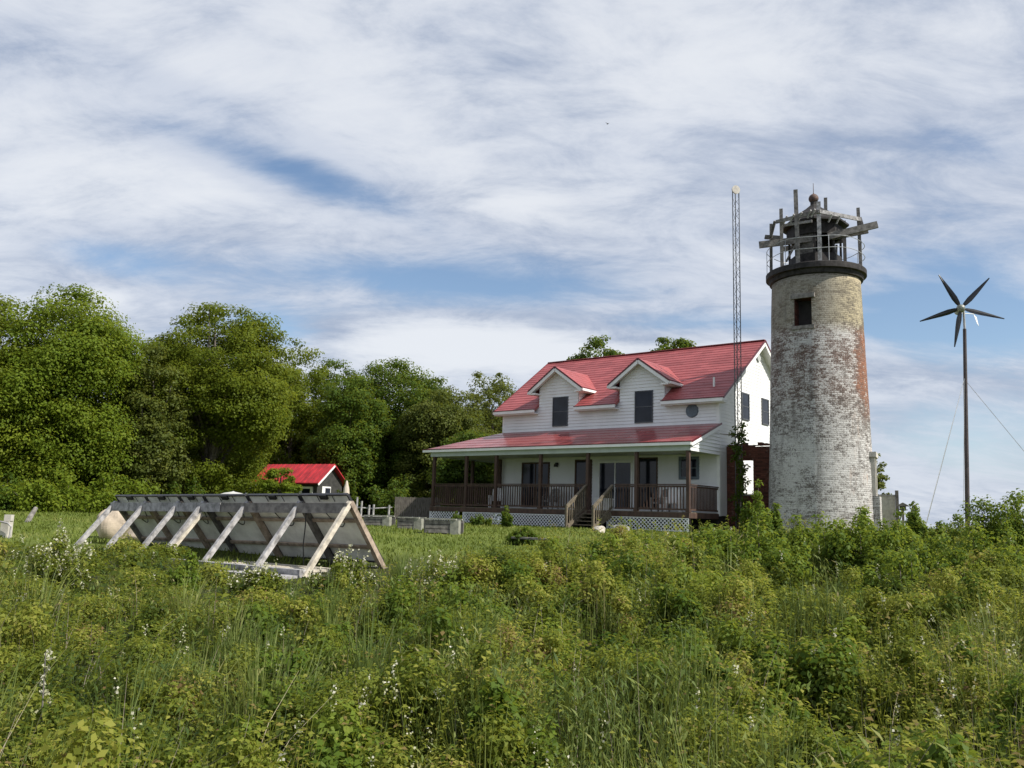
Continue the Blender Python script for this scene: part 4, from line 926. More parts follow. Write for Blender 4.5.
planter(366, 393, 36.0, 0.36, 'grey raised planter farthest left, nearest the pole fence', radians(-12))
planter(400, 425, 33.5, 0.40, 'grey raised planter between the other two, in front of the board fence', radians(-12))
planter(427, 462, 31.0, 0.46, 'grey raised planter nearest the porch lattice, with a tall pale end block', radians(-12))

def rock(px, py, Y, sx, sy, sz, mat, label, seed, sink=0.12):
    p = at(px, py, Y); gz_ = gz1(p[0], Y); t = MB(); rg = np.random.default_rng(seed)
    nu, nv = 44, 28; off = rg.normal(size=(11, 3)); off = unit(off); am = rg.uniform(0.15, 1.0, 11)
    for j in range(nv+1):
        for i in range(nu):
            th_ = pi*j/nv; ph = 2*pi*i/nu; d = np.array([sin(th_)*cos(ph), sin(th_)*sin(ph), cos(th_)])
            r_ = 1.0
            for o_, a_ in zip(off, am):
                k = d@o_
                if k > 0.05: r_ = min(r_, (0.60+0.32*a_)/k)
            r_ = r_*(0.97+0.05*sin(5*ph+seed)*sin(3*th_))
            t.v.append((p[0]+d[0]*r_*sx, Y+d[1]*r_*sy, gz_-sink*sz+(d[2]*r_+0.8)*sz*0.55))
    for j in range(nv):
        for i in range(nu): t.f.append((j*nu+i, (j+1)*nu+i, (j+1)*nu+(i+1) % nu, j*nu+(i+1) % nu))
    o = t.build('boulder', mat, None, smooth=False)
    me = o.data; c0 = Vector((p[0], Y, gz_)); me.transform(Matrix.Translation(-c0)); o.location = c0
    return tag(o, label, 'boulder')
rock(113, 545, 23.5, 0.60, 0.45, 0.95, M_STONE, 'big tan boulder behind the left legs of the solar rack', 1)
rock(140, 548, 22.9, 0.36, 0.3, 0.45, M_STONE, 'low flat tan stone at the right foot of the big boulder', 2)
rock(599, 530, 35.0, 0.30, 0.3, 0.34, M_STONEW, 'whitish stone at the foot of the porch stairs', 3)
rock(620, 531, 35.5, 0.42, 0.4, 0.42, M_STONEG, 'grey stone right of the porch stairs, against the lattice', 4)

# stone pillar with hose at the left edge
p = at(5, 548, 22.0); gp = gz1(p[0], 22.0); z1 = at(5, 514.5, 22)[2]
pl = thing('stone_pillar', (p[0], 22.0, gp), 'short beige stone pillar wrapped with a grey hose at the left edge', 'pillar')
b = MB(); b.box((p[0]-0.12, 21.90, gp-0.1), (p[0]+0.08, 22.10, z1-0.16)); b.build('shaft', M_CONC, pl)
b = MB(); b.box((p[0]-0.07, 21.93, z1-0.155), (p[0]+0.10, 22.07, z1)); b.build('cap', M_CONC, pl)
hz = z1-0.19; MB().tube([(p[0]-0.4, 21.80, hz), (p[0]-0.1, 21.80, hz+0.02), (p[0]+0.12, 21.79, hz-0.02), (p[0]+0.20, 21.80, hz-0.1), (p[0]+0.2, 21.8, hz-0.3), (p[0]+0.15, 21.8, hz-0.5), (p[0]+0.13, 21.8, gp)], 0.022, 8).build('hose', M_GREYWOOD, pl)
b = MB(); q0 = at(24.5, 526, 30); q1 = at(36, 508, 30.6); b.tube([tuple(q0-np.array([0.1, 0, 0.35])), tuple((q0+q1)/2), tuple(q1)], [0.10, 0.09, 0.07], 8); o = b.build('leaning_log', M_MIDWOOD, None)
c0 = Vector((q0[0], q0[1], q0[2]-0.35)); o.data.transform(Matrix.Translation(-c0)); o.location = c0; tag(o, 'short pale broken log leaning at the foot of the left trees', 'log')
# garden bench in the lawn
q0 = at(514, 537.5, 25.5); q1 = at(550, 539.5, 24.6); gp = gz1(q0[0], 25)
be = thing('plank_bench', ((q0[0]+q1[0])/2, 25.05, gp), 'low grey plank bench on the lawn in front of the porch stairs', 'bench')
MB().bar(tuple(q0), tuple(q1), 0.26, 0.05).build('seat', M_MIDWOOD, be)
for q in (q0*0.92+q1*0.08, q0*0.06+q1*0.94): MB().box((q[0]-0.04, q[1]-0.08, gp-0.15), (q[0]+0.04, q[1]+0.08, q[2]-0.028)).build('leg', M_DARKWOOD, be)
# bird
p = at(607.6, 123.8, 60); b = MB()
b.lathe((0, 0, 0), [(0.004, -0.10), (0.03, -0.06), (0.045, 0.0), (0.035, 0.06), (0.02, 0.085), (0.002, 0.11)], 10)
R_ = Matrix.Rotation(radians(80), 4, 'Y') @ Matrix.Identity(4); b.v = [tuple(R_ @ Vector(v)) for v in b.v]
for s in (-1, 1): b.add([(0.03, 0.02*s, 0.01), (0.06, 0.13*s, 0.07), (0.0, 0.26*s, 0.10), (-0.02, 0.14*s, 0.06), (-0.04, 0.02*s, 0.01)], [(0, 1, 2, 3, 4)])
b.add([(-0.08, 0.01, 0), (-0.2, 0.05, 0), (-0.16, 0, 0), (-0.2, -0.05, 0), (-0.08, -0.01, 0)], [(0, 1, 2, 3, 4)])
o = b.build('bird', M_FEATHER); o.location = tuple(p); o.rotation_euler = (radians(20), radians(-20), radians(40)); tag(o, 'tiny dark bird gliding high in the cloudy sky', 'bird')

# ------------------------------------------------------------------ trees and shrubs
def foliage_clusters(centres, radii, counts, size, base_rnd, flat=0.75, upbias=0.5, asp=0.75):
    C, A, N, L, Wd, R = [], [], [], [], [], []
    for c, r, n, br in zip(centres, radii, counts, base_rnd):
        d = rand_unit(n); rr = r*RNG.random(n)**0.45
        p = d*rr[:, None]; p[:, 2] *= flat
        C.append(c+p); nn = unit(d*0.9+rand_unit(n)*0.65+np.array([0, 0, upbias])); N.append(nn)
        a = rand_unit(n)+d*0.5; a[:, 2] -= 0.25; a = a-nn*np.sum(a*nn, 1, keepdims=True); A.append(a)
        L.append(size*RNG.uniform(0.7, 1.35, n)); R.append(np.clip(br+RNG.normal(0, 0.09, n), 0, 1))
    C = np.concatenate(C); A = np.concatenate(A); N = np.concatenate(N); L = np.concatenate(L); R = np.concatenate(R)
    return leaf_arrays(C, A, N, L, L*asp, R)
def tree(px, base_y, Y, top_y, wid_px, mat, label, nl=26000, lobes=None, size=0.26, trunk_r=0.22, lean=0.0, low=0.12, density=1.0, airy=0.0, dome=0.75, cut=None, group='trees at the wood edge', ncl=190):
    nl = int(nl*1.9); size *= 0.84; ncl = int(ncl*2.3) if airy < 0.2 else ncl
    p = at(px, base_y, Y); gx, gy = p[0], Y; g0 = gz1(gx, gy)
    H_ = at(px, top_y, Y)[2]-g0; Rw = wid_px/2/FPX*Y
    t = thing('tree', (gx, gy, g0), label, 'tree', 0.0, group)
    c0 = np.array([gx, gy, g0]); zc = H_*(low+(1-low)*0.45); rz = H_*(1-low)*0.56
    # crown lobes around one main mass
    L0 = [(np.array([0, 0, zc]), Rw*0.86, rz*0.98)]
    for k in range(8 if lobes is None else lobes):
        a = RNG.uniform(0, 2*pi); h = RNG.uniform(-0.5, 0.62); q = sqrt(max(0, 1-h*h))
        L0.append((np.array([cos(a)*q*Rw*0.60, sin(a)*q*Rw*0.60, zc+h*rz*0.72]), Rw*RNG.uniform(0.30, 0.44), rz*RNG.uniform(0.22, 0.33)))
    cs, rs = [], []
    w = np.array([l[1]**2 for l in L0]); w /= w.sum()
    for k in range(ncl):
        l = L0[RNG.choice(len(L0), p=w)]; d = rand_unit(1)[0]
        f = RNG.uniform(0.74, 1.02) if RNG.random() > 0.2 else RNG.uniform(0.3, 0.74)
        cs.append(l[0]+np.array([d[0]*l[1], d[1]*l[1], d[2]*l[2]])*f)
        rs.append(RNG.uniform(0.055, 0.115)*Rw*2*(1-0.2*airy)*(1.35 if Rw < 5.2 else 1.0))
    cs = np.array(cs); rs = np.array(rs); cs[:, 2] = np.minimum(cs[:, 2], H_-rs*0.55)
    keep = cs[:, 2] > 0.3
    if cut: keep &= ~((cs[:, 0] > cut[0]) & (cs[:, 2] < cut[1]))
    cs, rs = cs[keep], rs[keep]
    cnt = np.maximum((nl*rs**2/np.sum(rs**2)*(1-0.5*airy)).astype(int), 8)
    br = np.clip(0.5+RNG.normal(0, 0.16, len(cs)), 0.1, 0.9)
    V, F, R = foliage_clusters(cs+c0, rs, cnt, size, br, 0.52, 0.6)
    np_obj('crown', V, 4, F, R, mat, t)
    b = MB(); top = np.array([lean*H_, 0, H_*0.78]); n = 7
    pts = [c0+top*(i/n)+np.array([0.12*sin(i*1.7+px), 0.12*cos(i*1.3), 0])*(i/n) - np.array([0, 0, 0.3 if i == 0 else 0]) for i in range(n+1)]
    b.tube(pts, [trunk_r*(1.35 if i == 0 else 1-0.85*i/n) for i in range(n+1)], 9)
    for k in range(36 if Rw > 5 else 14):
        i = RNG.integers(1, n); s0 = pts[i]; e = cs[RNG.integers(len(cs))]+c0
        if e[2] < s0[2]-0.5: continue
        m1 = s0*0.6+e*0.4+np.array([0, 0, 0.10*H_*0.6]); b.tube([s0, m1, e], [trunk_r*0.42*(1-0.7*i/n)+0.02, trunk_r*0.25*(1-0.6*i/n)+0.015, 0.015], 6, False)
    b.build('trunk', M_BARK, t)
    return t
TREES = [
 (46, 512, 46, 286, 172, L_LIGHT, 'tall bright green tree at the far left edge of the photo', dict(nl=74000, low=0.0, size=0.165, ncl=280)),
 (-40, 512, 44, 292, 150, L_MAPLE, 'leafy tree half cut off by the left edge of the photo', dict(nl=36000, low=0.0, size=0.18)),
 (204, 508, 52, 302, 178, L_MAPLE, 'broad rounded maple with a domed olive crown left of the cottage', dict(nl=84000, low=0.12, size=0.17, trunk_r=0.42, ncl=330, cut=(2.9, 4.6))),
 (142, 508, 47.5, 345, 84, L_OLIVE, 'slender grey green tree between the bright tree and the maple', dict(nl=20000, low=0.04, size=0.17)),
 (286, 508, 68, 338, 96, L_MAPLE, 'round tree directly behind the cottage roof', dict(nl=30000, low=0.0, size=0.2)),
 (328, 505, 72, 358, 92, L_DARK, 'dark tree rising just right of the cottage', dict(lobes=5, nl=32000, low=0.0, size=0.2)),
 (394, 505, 70, 357, 112, L_DARK, 'dark pointed tree midway between cottage and house', dict(nl=46000, low=0.0, size=0.2, ncl=240, lobes=5)),
 (360, 506, 69, 378, 96, L_DARK, 'low dark tree behind the pole fence', dict(lobes=4, nl=30000, low=0.0, size=0.2)),
 (440, 508, 64, 384, 90, L_OLIVE, 'brownish green tree behind the left end of the porch', dict(nl=30000, low=0.0, size=0.19)),
 (490, 508, 68, 372, 100, L_OLIVE, 'green tree behind the left corner of the house', dict(nl=30000, low=0.0, size=0.2)),
 (486, 508, 74, 355, 44, L_OLIVE, 'thin airy treetop over the porch roof, left one', dict(nl=3600, airy=0.6, size=0.2, ncl=60, low=0.3)),
 (522, 508, 74, 360, 44, L_OLIVE, 'thin airy treetop touching the left slope of the main roof', dict(nl=3200, airy=0.6, size=0.2, ncl=54, low=0.3)),
 (470, 508, 56, 430, 80, L_DARK, 'dark bushy tree seen through the porch posts', dict(nl=20000, low=0.0, size=0.18)),
 (598, 520, 66, 334, 64, L_DARK, 'loose treetop behind the roof ridge above the left dormer', dict(nl=6500, airy=0.25, size=0.24, ncl=150, low=0.62, lobes=5)),
 (678, 520, 66, 335, 66, L_DARK, 'dense dark treetop behind the ridge above the right dormer', dict(nl=9000, size=0.24, ncl=90, low=0.62, lobes=5)),
 (873, 522, 47, 448, 34, L_OLIVE, 'small tree peeping out right behind the tower', dict(nl=3500, size=0.16, ncl=50, low=0.0, group=None)),
 (277, 506, 51, 467, 42, L_LIGHT, 'small bright green tree in front of the red cottage roof', dict(nl=4500, size=0.15, ncl=50, low=0.0, group=None)),
 (345, 506, 64, 372, 84, L_DARK, 'mid green tree between the dark tree and the pointed tree', dict(nl=26000, low=0.0, size=0.2, lobes=5)),
 (425, 506, 66, 372, 74, L_DARK, 'full green tree closing the gap left of the brownish tree', dict(nl=24000, low=0.0, size=0.2, lobes=5)),
 (95, 508, 50, 420, 120, L_DARK, 'low dark tree filling the gap beneath the bright tree', dict(nl=20000, low=0.0)),
 (215, 508, 60, 430, 120, L_DARK, 'low dark tree in the shade under the maple', dict(nl=20000, low=0.0, cut=(1.5, 4.5))),
]
for px, by, Y, ty, w, m_, lab, kw in TREES: tree(px, by, Y, ty, w, m_, lab, **kw)

nw = 60000
wx = RNG.uniform(-75, 6, nw); wy = 80+0.05*wx+RNG.uniform(0, 9, nw)
wh = (7.0+3.2*vnoise(wx, wx*0, 5.0)+1.5*vnoise(wx+9, wx*0, 1.8))*RNG.random(nw)**0.8; P = np.stack([wx, wy, 1.0+wh], 1); P[:, 1] -= 2.2*vnoise(wx, P[:, 2], 2.0)
Lw = RNG.uniform(0.25, 0.5, nw); V, F, R = leaf_arrays(P, rand_unit(nw), unit(rand_unit(nw)+np.array([0.2, -0.6, 0.5])), Lw, Lw*0.75, np.clip(RNG.normal(0.4, 0.2, nw), 0, 1))
tag(np_obj('woodland', V, 4, F, R, L_DARK), 'dark far wood closing the view behind the cottage and trees', 'wood', None, 'stuff')
def shrub(px, Y, top_y, wid_px, mat, label, nl=5000, size=0.085, stems=9, blossom=0, low=0.0, asp=0.62, group='shrubs in the meadow', name='shrub', hmin=0.4):
    p = at(px, top_y, Y); gx = p[0]; g0 = gz1(gx, Y); H_ = max(p[2]-g0, hmin); Rw = wid_px/2/FPX*Y
    t = thing(name, (gx, Y, g0), label, 'shrub', 0.0, group); c0 = np.array([gx, Y, g0])
    b = MB(); cs, rs = [], []
    for k in range(stems):
        a = RNG.uniform(0, 2*pi); q = Rw*sqrt(RNG.random())*0.9; h = H_*RNG.uniform(0.62, 1.0)*(1-0.42*(q/Rw)**2)
        if k == 0: q *= 0.2; h = H_
        tip = np.array([cos(a)*q, sin(a)*q, h]); base = np.array([cos(a)*q*0.35, sin(a)*q*0.35, -0.05]); mid = (base+tip)/2+np.array([cos(a), sin(a), 0])*0.05*H_
        b.tube([c0+base, c0+mid, c0+tip], [0.014, 0.010, 0.004], 5, False)
        for s in np.linspace(0.30+low, 0.97, 6):
            pt = (1-s)**2*base+2*s*(1-s)*mid+s*s*tip; cs.append(pt+RNG.normal(0, 0.05*Rw, 3)); rs.append(Rw*RNG.uniform(0.16, 0.34)*(1.15-0.70*s)+0.03)
    cs = np.array(cs); rs = np.array(rs); cnt = np.maximum((nl*rs**2/np.sum(rs**2)).astype(int), 6)
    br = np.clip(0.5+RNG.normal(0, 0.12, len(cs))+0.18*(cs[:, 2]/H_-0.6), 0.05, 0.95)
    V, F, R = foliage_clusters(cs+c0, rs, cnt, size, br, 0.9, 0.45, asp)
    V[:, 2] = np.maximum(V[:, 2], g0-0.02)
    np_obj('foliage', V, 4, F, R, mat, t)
    b.build('stems', M_TWIG, t)
    if blossom:
        n = blossom; ci = RNG.integers(0, len(cs), n); c = cs[ci]+rand_unit(n)*rs[ci][:, None]*1.0; c[:, 2] += 0.02
        k = 9; hh_ = np.tile(np.arange(k), n)*0.016; c = np.repeat(c, k, 0)+RNG.normal(0, 0.013, (n*k, 3)); c[:, 2] += hh_; nn = unit(rand_unit(n*k)+np.array([0, -0.4, 0.6])); a = rand_unit(n*k)
        L = RNG.uniform(0.02, 0.042, n*k); V, F, R = leaf_arrays(c+c0, a, nn, L, L*0.9, RNG.random(n*k)); np_obj('blossom', V, 4, F, R, L_BLOSSOM, t)
    return t
SHR = [
 (1010, 24, 493, 110, L_SHRUB, 'big leafy shrub at the right edge of the photo', dict(nl=11000, stems=16)),
 (917, 25.5, 500, 50, L_SHRUB, 'pointed shrub left of the turbine pole', dict(nl=5500)),
 (952, 27, 517, 76, L_SHRUB, 'low shrub around the foot of the turbine pole', dict(nl=6000)),
 (866, 24, 511, 70, L_SHRUB, 'leafy shrub covering the right foot of the tower', dict(nl=7000, stems=13)),
 (812, 23.5, 527, 80, L_SHRUB, 'low shrub in front of the middle of the tower base', dict(nl=6500, stems=12)),
 (757, 24, 482, 46, L_SHRUB, 'narrow tall shrub standing before the brick ruin, left of the tower', dict(nl=7500, stems=13)),
 (718, 22, 533, 66, L_SHRUB, 'shrub under the right corner of the house', dict(nl=6000, stems=12)),
 (655, 20.5, 537, 96, L_SHRUB, 'spreading low shrub below the right lattice panel', dict(nl=7500, stems=14)),
 (752, 16, 515, 126, L_SHRUB, 'large pale green shrub in the middle distance below the brick ruin', dict(nl=13000, stems=18, size=0.075)),
 (850, 17, 520, 126, L_SHRUB, 'rounded shrub in the middle distance below the tower', dict(nl=11000, stems=16, size=0.075)),
 (962, 15.5, 524, 136, L_SHRUB, 'wide shrub in the middle distance below the turbine', dict(nl=13000, stems=18, size=0.07)),
 (795, 19.5, 521, 84, L_SHRUB, 'fresh green shrub between the large pale shrub and the rounded one', dict(nl=8000, stems=14, size=0.08)),
 (905, 20.5, 513, 90, L_SHRUB, 'dense shrub just below the pale shed right of the tower', dict(nl=9000, stems=15, size=0.08)),
 (697, 18.5, 533, 86, L_SHRUB, 'dense low shrub below the right end of the porch', dict(nl=8000, stems=14, size=0.08)),
 (620, 16.5, 541, 110, L_SHRUB, 'low round shrub in the middle distance below the porch stairs', dict(nl=9000, stems=14, size=0.07)),
 (690, 14.5, 546, 100, L_SHRUB, 'dark leaved shrub in front of the large pale green one', dict(nl=8000, stems=14, size=0.065)),
 (905, 13.5, 553, 110, L_SHRUB, 'bushy shrub in front between the rounded and the wide shrub', dict(nl=9000, stems=14, size=0.065)),
 (1015, 12.5, 575, 90, L_WEED, 'yellowish shrub cut by the right edge in front of the wide shrub', dict(nl=7000, stems=14, size=0.06)),
 (800, 11.5, 588, 100, L_WEED, 'yellow green bramble in the near right meadow', dict(nl=7000, stems=16, size=0.055)),
 (548, 14.5, 556, 90, L_WEED, 'loose yellow green bush left of the low round shrub', dict(nl=5500, stems=14, size=0.06)),
 (432, 12.8, 562, 90, L_WEED, 'white flowering bush just right of the solar rack', dict(nl=4800, stems=14, blossom=110, size=0.055)),
 (345, 14.2, 556, 70, L_WEED, 'white flowering bush at the right leg of the solar rack', dict(nl=3500, stems=12, blossom=110, size=0.06)),
 (262, 13.6, 570, 60, L_WEED, 'white flowering bush before the middle of the solar rack', dict(nl=3000, stems=10, blossom=60, size=0.06)),
 (190, 13.2, 553, 36, L_SHRUB, 'slim upright green bush before the solar rack base', dict(nl=2200, stems=7, size=0.06)),
 (62, 13.5, 538, 86, L_WEED, 'white flowering bush left of the solar rack', dict(nl=4800, stems=14, blossom=170, size=0.06)),
 (522, 25.6, 529, 34, L_DARK, 'dark bush growing through the plank bench', dict(nl=2500, size=0.09)),
 (480, 40, 515, 26, L_DARK, 'dark creeper mound against the long lattice panel', dict(nl=1500, size=0.11)),
 (508, 38.8, 507, 18, L_DARK, 'taller dark plant against the lattice left of the stairs', dict(nl=900, size=0.11, stems=5)),
 (349, 55.5, 472, 24, L_DARK, 'dark bush hiding the right side of the cottage gable', dict(nl=2200, size=0.15, stems=8)),
 (455, 43.5, 512, 14, L_DARK, 'small dark plant in the gap between the two left lattice panels', dict(nl=700, size=0.11)),
 (62, 41, 478, 120, L_LIGHT, 'dense bright bush under the tall tree at far left', dict(nl=9000, size=0.15, stems=16)),
 (122, 43, 470, 80, L_LIGHT, 'bright undergrowth bush behind the left end of the solar panels', dict(nl=7500, size=0.15, stems=14)),
 (15, 42, 480, 100, L_DARK, 'dark bush behind the stone pillar', dict(nl=6500, size=0.15, stems=14)),
 (190, 48, 482, 90, L_DARK, 'dark bush under the maple, behind the left solar panels', dict(nl=6500, size=0.16, stems=14)),
 (400, 56, 478, 80, L_DARK, 'dark bush behind the grey board fence', dict(nl=6000, size=0.17, stems=14)),
]
for px, Y, ty, w, m_, lab, kw in SHR: shrub(px, Y, ty, w, m_, lab, **kw)

# creeper on the mast
vt = thing('climbing_vine', (MP[0]-0.05, MP[1]-0.3, GH), 'ragged dark creeper climbing the foot of the lattice mast', 'vine')
cs = np.array([[MP[0]+RNG.normal(0, 0.17), MP[1]-0.25+RNG.normal(0, 0.15), GH+0.3+4.3*i/44] for i in range(45)]); rs = np.array([0.24-0.08*(i/45) for i in range(45)])
extra = np.array([[MP[0]-0.35, MP[1]-0.3, 5.65], [MP[0]-0.15, MP[1]-0.3, 5.9], [MP[0]+0.1, MP[1]-0.3, 6.05], [MP[0]+0.2, MP[1]-0.2, 5.7]])
cs = np.concatenate([cs, extra]); rs = np.concatenate([rs, [0.16, 0.2, 0.2, 0.2]])
V, F, R = foliage_clusters(cs, rs, [30]*len(cs), 0.12, np.full(len(cs), 0.25)); np_obj('foliage', V, 4, F, R, L_DARK, vt)
b = MB(); b.tube([(MP[0]-0.1, MP[1]-0.3, GH), (MP[0]+0.05, MP[1]-0.28, 3.2), (MP[0]-0.08, MP[1]-0.3, 5.6), (MP[0]+0.05, MP[1]-0.3, 6.0)], [0.05, 0.04, 0.025, 0.01], 6)
b.tube([(MP[0]-0.05, MP[1]-0.3, 5.45), (MP[0]-0.5, MP[1]-0.35, 5.6), (MP[0]-0.95, MP[1]-0.35, 5.63)], [0.03, 0.022, 0.012], 6); b.build('stem', M_BARK, vt)

# ------------------------------------------------------------------ meadow (uncountable): grass, weeds, dry stalks, blossoms
def sample(n, y0, y1):
    Y = np.exp(RNG.uniform(np.log(y0), np.log(y1), n)); X = RNG.uniform(-1, 1, n)*(0.70*Y+2.4); return X, Y
def lefty(X, Y): return X/np.maximum(Y, 1)
def vegh(X, Y):
    h = 0.13+0.72*vnoise(X, Y, 1.25)**1.5+0.42*vnoise(X+40, Y, 0.5)**1.5
    s = X/Y
    # lower in front of the solar rack, taller on the right
    m = np.clip((Y-9.5)/3.0, 0, 1)*np.clip((-0.10-s)/0.08, 0, 1); h = h*(1-0.70*m)
    r = np.clip((Y-11)/4, 0, 1)*np.clip((s+0.04)/0.14, 0, 1); h = h*(1+0.05*r)
    return h
def veg_end(X, Y):                       # where rough meadow gives way to the mown lawn
    s = X/Y
    lim = np.interp(s, [-0.6, -0.36, -0.34, -0.10, -0.08, 0.03, 0.10, 0.22, 0.30, 0.7], [19, 19, 15.0, 15.6, 17.5, 18.5, 22.0, 28, 33, 46])
    return Y < lim+1.2*(vnoise(X, Y, 1.7)-0.5)*2
# leafy weeds: each stem carries a dozen leaves
def weeds(n, name, mat, lv, lsz, asp, y0, y1, sel, bmean, up):
    X, Y = sample(n, y0, y1); k = veg_end(X, Y) & sel(X, Y) & (RNG.random(n) < 0.45+0.9*vnoise(X, Y, 1.25)); X, Y = X[k], Y[k]; n = len(X)
    h = vegh(X, Y)*RNG.uniform(0.55, 1.12, n); g0 = gz(X, Y); az = RNG.uniform(0, 2*pi, n); ln = RNG.uniform(0, 0.45, n)
    B = np.stack([X, Y, g0-0.02], 1); T_ = B+np.stack([np.cos(az)*ln*h, np.sin(az)*ln*h, h], 1)
    patch = vnoise(X+7, Y+3, 0.9); pr = np.clip(bmean+0.85*(patch-0.5)+0.28*(h/0.6-0.8)+RNG.normal(0, 0.11, n), 0, 0.96)
    Vs, Fs, Rs = [], [], []; off = 0
    t = 1-RNG.random((n, lv))**1.3*0.80
    P = B[:, None, :]+(T_-B)[:, None, :]*t[:, :, None]; P = P.reshape(-1, 3); P += RNG.normal(0, 0.03, P.shape)*np.array([1, 1, 0.5])
    a = RNG.uniform(0, 2*pi, n*lv); A = np.stack([np.cos(a), np.sin(a), RNG.uniform(up-0.35, up+0.45, n*lv)], 1)
    Nn = unit(np.stack([-A[:, 0]*0.5, -A[:, 1]*0.5, np.full(n*lv, 1.0)], 1)+rand_unit(n*lv)*0.55)
    YY_ = np.repeat(Y, lv); L = lsz*(0.62+0.042*np.minimum(YY_, 22))*np.repeat(0.65+0.75*vnoise(X+21, Y+5, 0.7), lv)*RNG.uniform(0.6, 1.4, n*lv)
    R = np.clip(np.repeat(pr, lv)+RNG.normal(0, 0.10, n*lv), 0, 0.985); br_ = RNG.random(n*lv) < 0.004; R[br_] = 1.0
    V, F, R2 = leaf_arrays(P, A, Nn, L, L*asp, R)
    d = unit(np.cross(T_-B, rand_unit(n)))*(0.0022+0.0002*Y)[:, None]
    V2 = np.stack([B-d, B+d, T_+d*0.4, T_-d*0.4], 1).reshape(-1, 3); F2 = np.arange(len(V2)).reshape(-1, 4)+len(V)
    o = np_obj(name, np.concatenate([V, V2]), 4, np.concatenate([F, F2]), np.concatenate([R2, np.repeat(np.clip(pr*0.8, 0, 0.9), 4)]), mat)
    return o
def ptype(X, Y): return vnoise(X+90, Y+17, 1.6)
tag(weeds(24000, 'leafy_weeds', L_WEED, 15, 0.044, 0.62, 2.6, 46, lambda X, Y: ptype(X, Y) > 0.26, 0.55, 0.25), 'tangle of small leaved green and yellowish weeds over the foreground', 'weeds', None, 'stuff')
tag(weeds(10500, 'slender_weeds', L_GRASS, 15, 0.075, 0.22, 2.6, 30, lambda X, Y: ptype(X, Y) < 0.62, 0.46, 0.95), 'grey green narrow leaved weeds standing among the foreground tangle', 'weeds', None, 'stuff')
# grass blades
X, Y = sample(37000, 2.5, 46); k = veg_end(X, Y); k &= (ptype(X, Y) < 0.50) | (RNG.random(len(X)) < 0.30); X, Y = X[k], Y[k]; n = len(X)
hh = vegh(X, Y)*RNG.uniform(0.55, 1.25, n)
V, F, R = blade_arrays(np.stack([X, Y, gz(X, Y)-0.02], 1), hh, 0.006+0.0006*Y, RNG.uniform(0, 2*pi, n), RNG.uniform(0.05, 0.55, n), np.clip(0.25+0.5*vnoise(X, Y, 1.0)+RNG.normal(0, 0.13, n), 0, 0.97))
tag(np_obj('meadow_grass', V, 4, F, R, L_GRASS), 'long unmown grass standing in clumps through the foreground', 'grass', None, 'stuff')
# chunky brush: domes of leafy shoots running into each other
def brush(nc_, name, mat, y0, y1, lsz, asp, bm, seed_off, sel, rmul=1.0):
    X, Y = sample(nc_, y0, y1); k = veg_end(X, Y+0.3) & sel(X, Y); X, Y = X[k], Y[k]; CS, RS, CN, BR, SZ = [], [], [], [], []
    out = []
    for x, y in zip(X, Y):
        r = RNG.uniform(0.20, 0.46)*(0.80+0.035*y)*rmul; lim = float(vegh(np.array([x]), np.array([y]))[0]); h = np.clip(lim*RNG.uniform(0.95, 1.35)*(1.0+0.35*np.clip((y-7)/6, 0, 1)*np.clip((x/y+0.05)/0.1, 0, 1)*np.clip((19-y)/3, 0, 1))+0.05, 0.12, 1.1)
        s_ = lsz*(0.55+0.045*min(y, 22))*RNG.uniform(0.8, 1.25); b0 = np.clip(bm+RNG.normal(0, 0.15), 0.1, 0.9); z0 = gz1(x, y)
        n = int(np.clip(1.9*r*(r+h)*2.2/(0.36*s_*s_), 120, 3400)); m = 10
        d = rand_unit(m); d[:, 2] = np.abs(d[:, 2]); c = np.array([x, y, z0])+d*np.array([r*0.75, r*0.75, h*0.80])*RNG.uniform(0.55, 1.0, m)[:, None]
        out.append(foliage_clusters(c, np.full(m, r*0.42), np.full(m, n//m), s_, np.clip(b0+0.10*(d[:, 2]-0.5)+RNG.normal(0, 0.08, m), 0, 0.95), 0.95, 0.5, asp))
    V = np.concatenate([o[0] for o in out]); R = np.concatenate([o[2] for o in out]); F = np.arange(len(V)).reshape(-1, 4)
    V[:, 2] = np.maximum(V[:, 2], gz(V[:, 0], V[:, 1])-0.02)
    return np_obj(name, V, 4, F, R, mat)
tag(brush(520, 'bramble_brush', L_WEED, 3.1, 22, 0.042, 0.62, 0.60, 0, lambda X, Y: ptype(X, Y) > 0.32), 'low yellowish green brambles heaped over the foreground', 'brambles', None, 'stuff')
tag(brush(430, 'leafy_brush', L_SHRUB, 3.4, 27, 0.058, 0.60, 0.42, 0, lambda X, Y: (ptype(X, Y) > 0.3) & (X/Y > -0.30)), 'fresh green leafy brush rising among the weeds', 'brush', None, 'stuff')
X, Y = sample(200, 3.4, 18); k = veg_end(X, Y) & (ptype(X, Y) < 0.60); X, Y = X[k], Y[k]; n = len(X)
kb = 75; bx_ = np.repeat(X, kb)+RNG.normal(0, 0.075, n*kb); by_ = np.repeat(Y, kb)+RNG.normal(0, 0.075, n*kb); ht = np.repeat(np.clip(vegh(X, Y)*1.35+0.12, 0.2, 0.95)*RNG.uniform(0.8, 1.2, n), kb)*RNG.uniform(0.55, 1.1, n*kb)
V, F, R = blade_arrays(np.stack([bx_, by_, gz(bx_, by_)-0.02], 1), ht, 0.006+0.0006*by_, np.arctan2(by_-np.repeat(Y, kb), bx_-np.repeat(X, kb))+RNG.normal(0, 0.5, n*kb), RNG.uniform(0.03, 0.5, n*kb), np.clip(np.repeat(RNG.uniform(0.35, 0.75, n), kb)+RNG.normal(0, 0.13, n*kb), 0, 0.98))
tag(np_obj('grass_tufts', V, 4, F, R, L_GRASS), 'tall fountain like tufts of blue green grass in the foreground', 'grass', None, 'stuff')
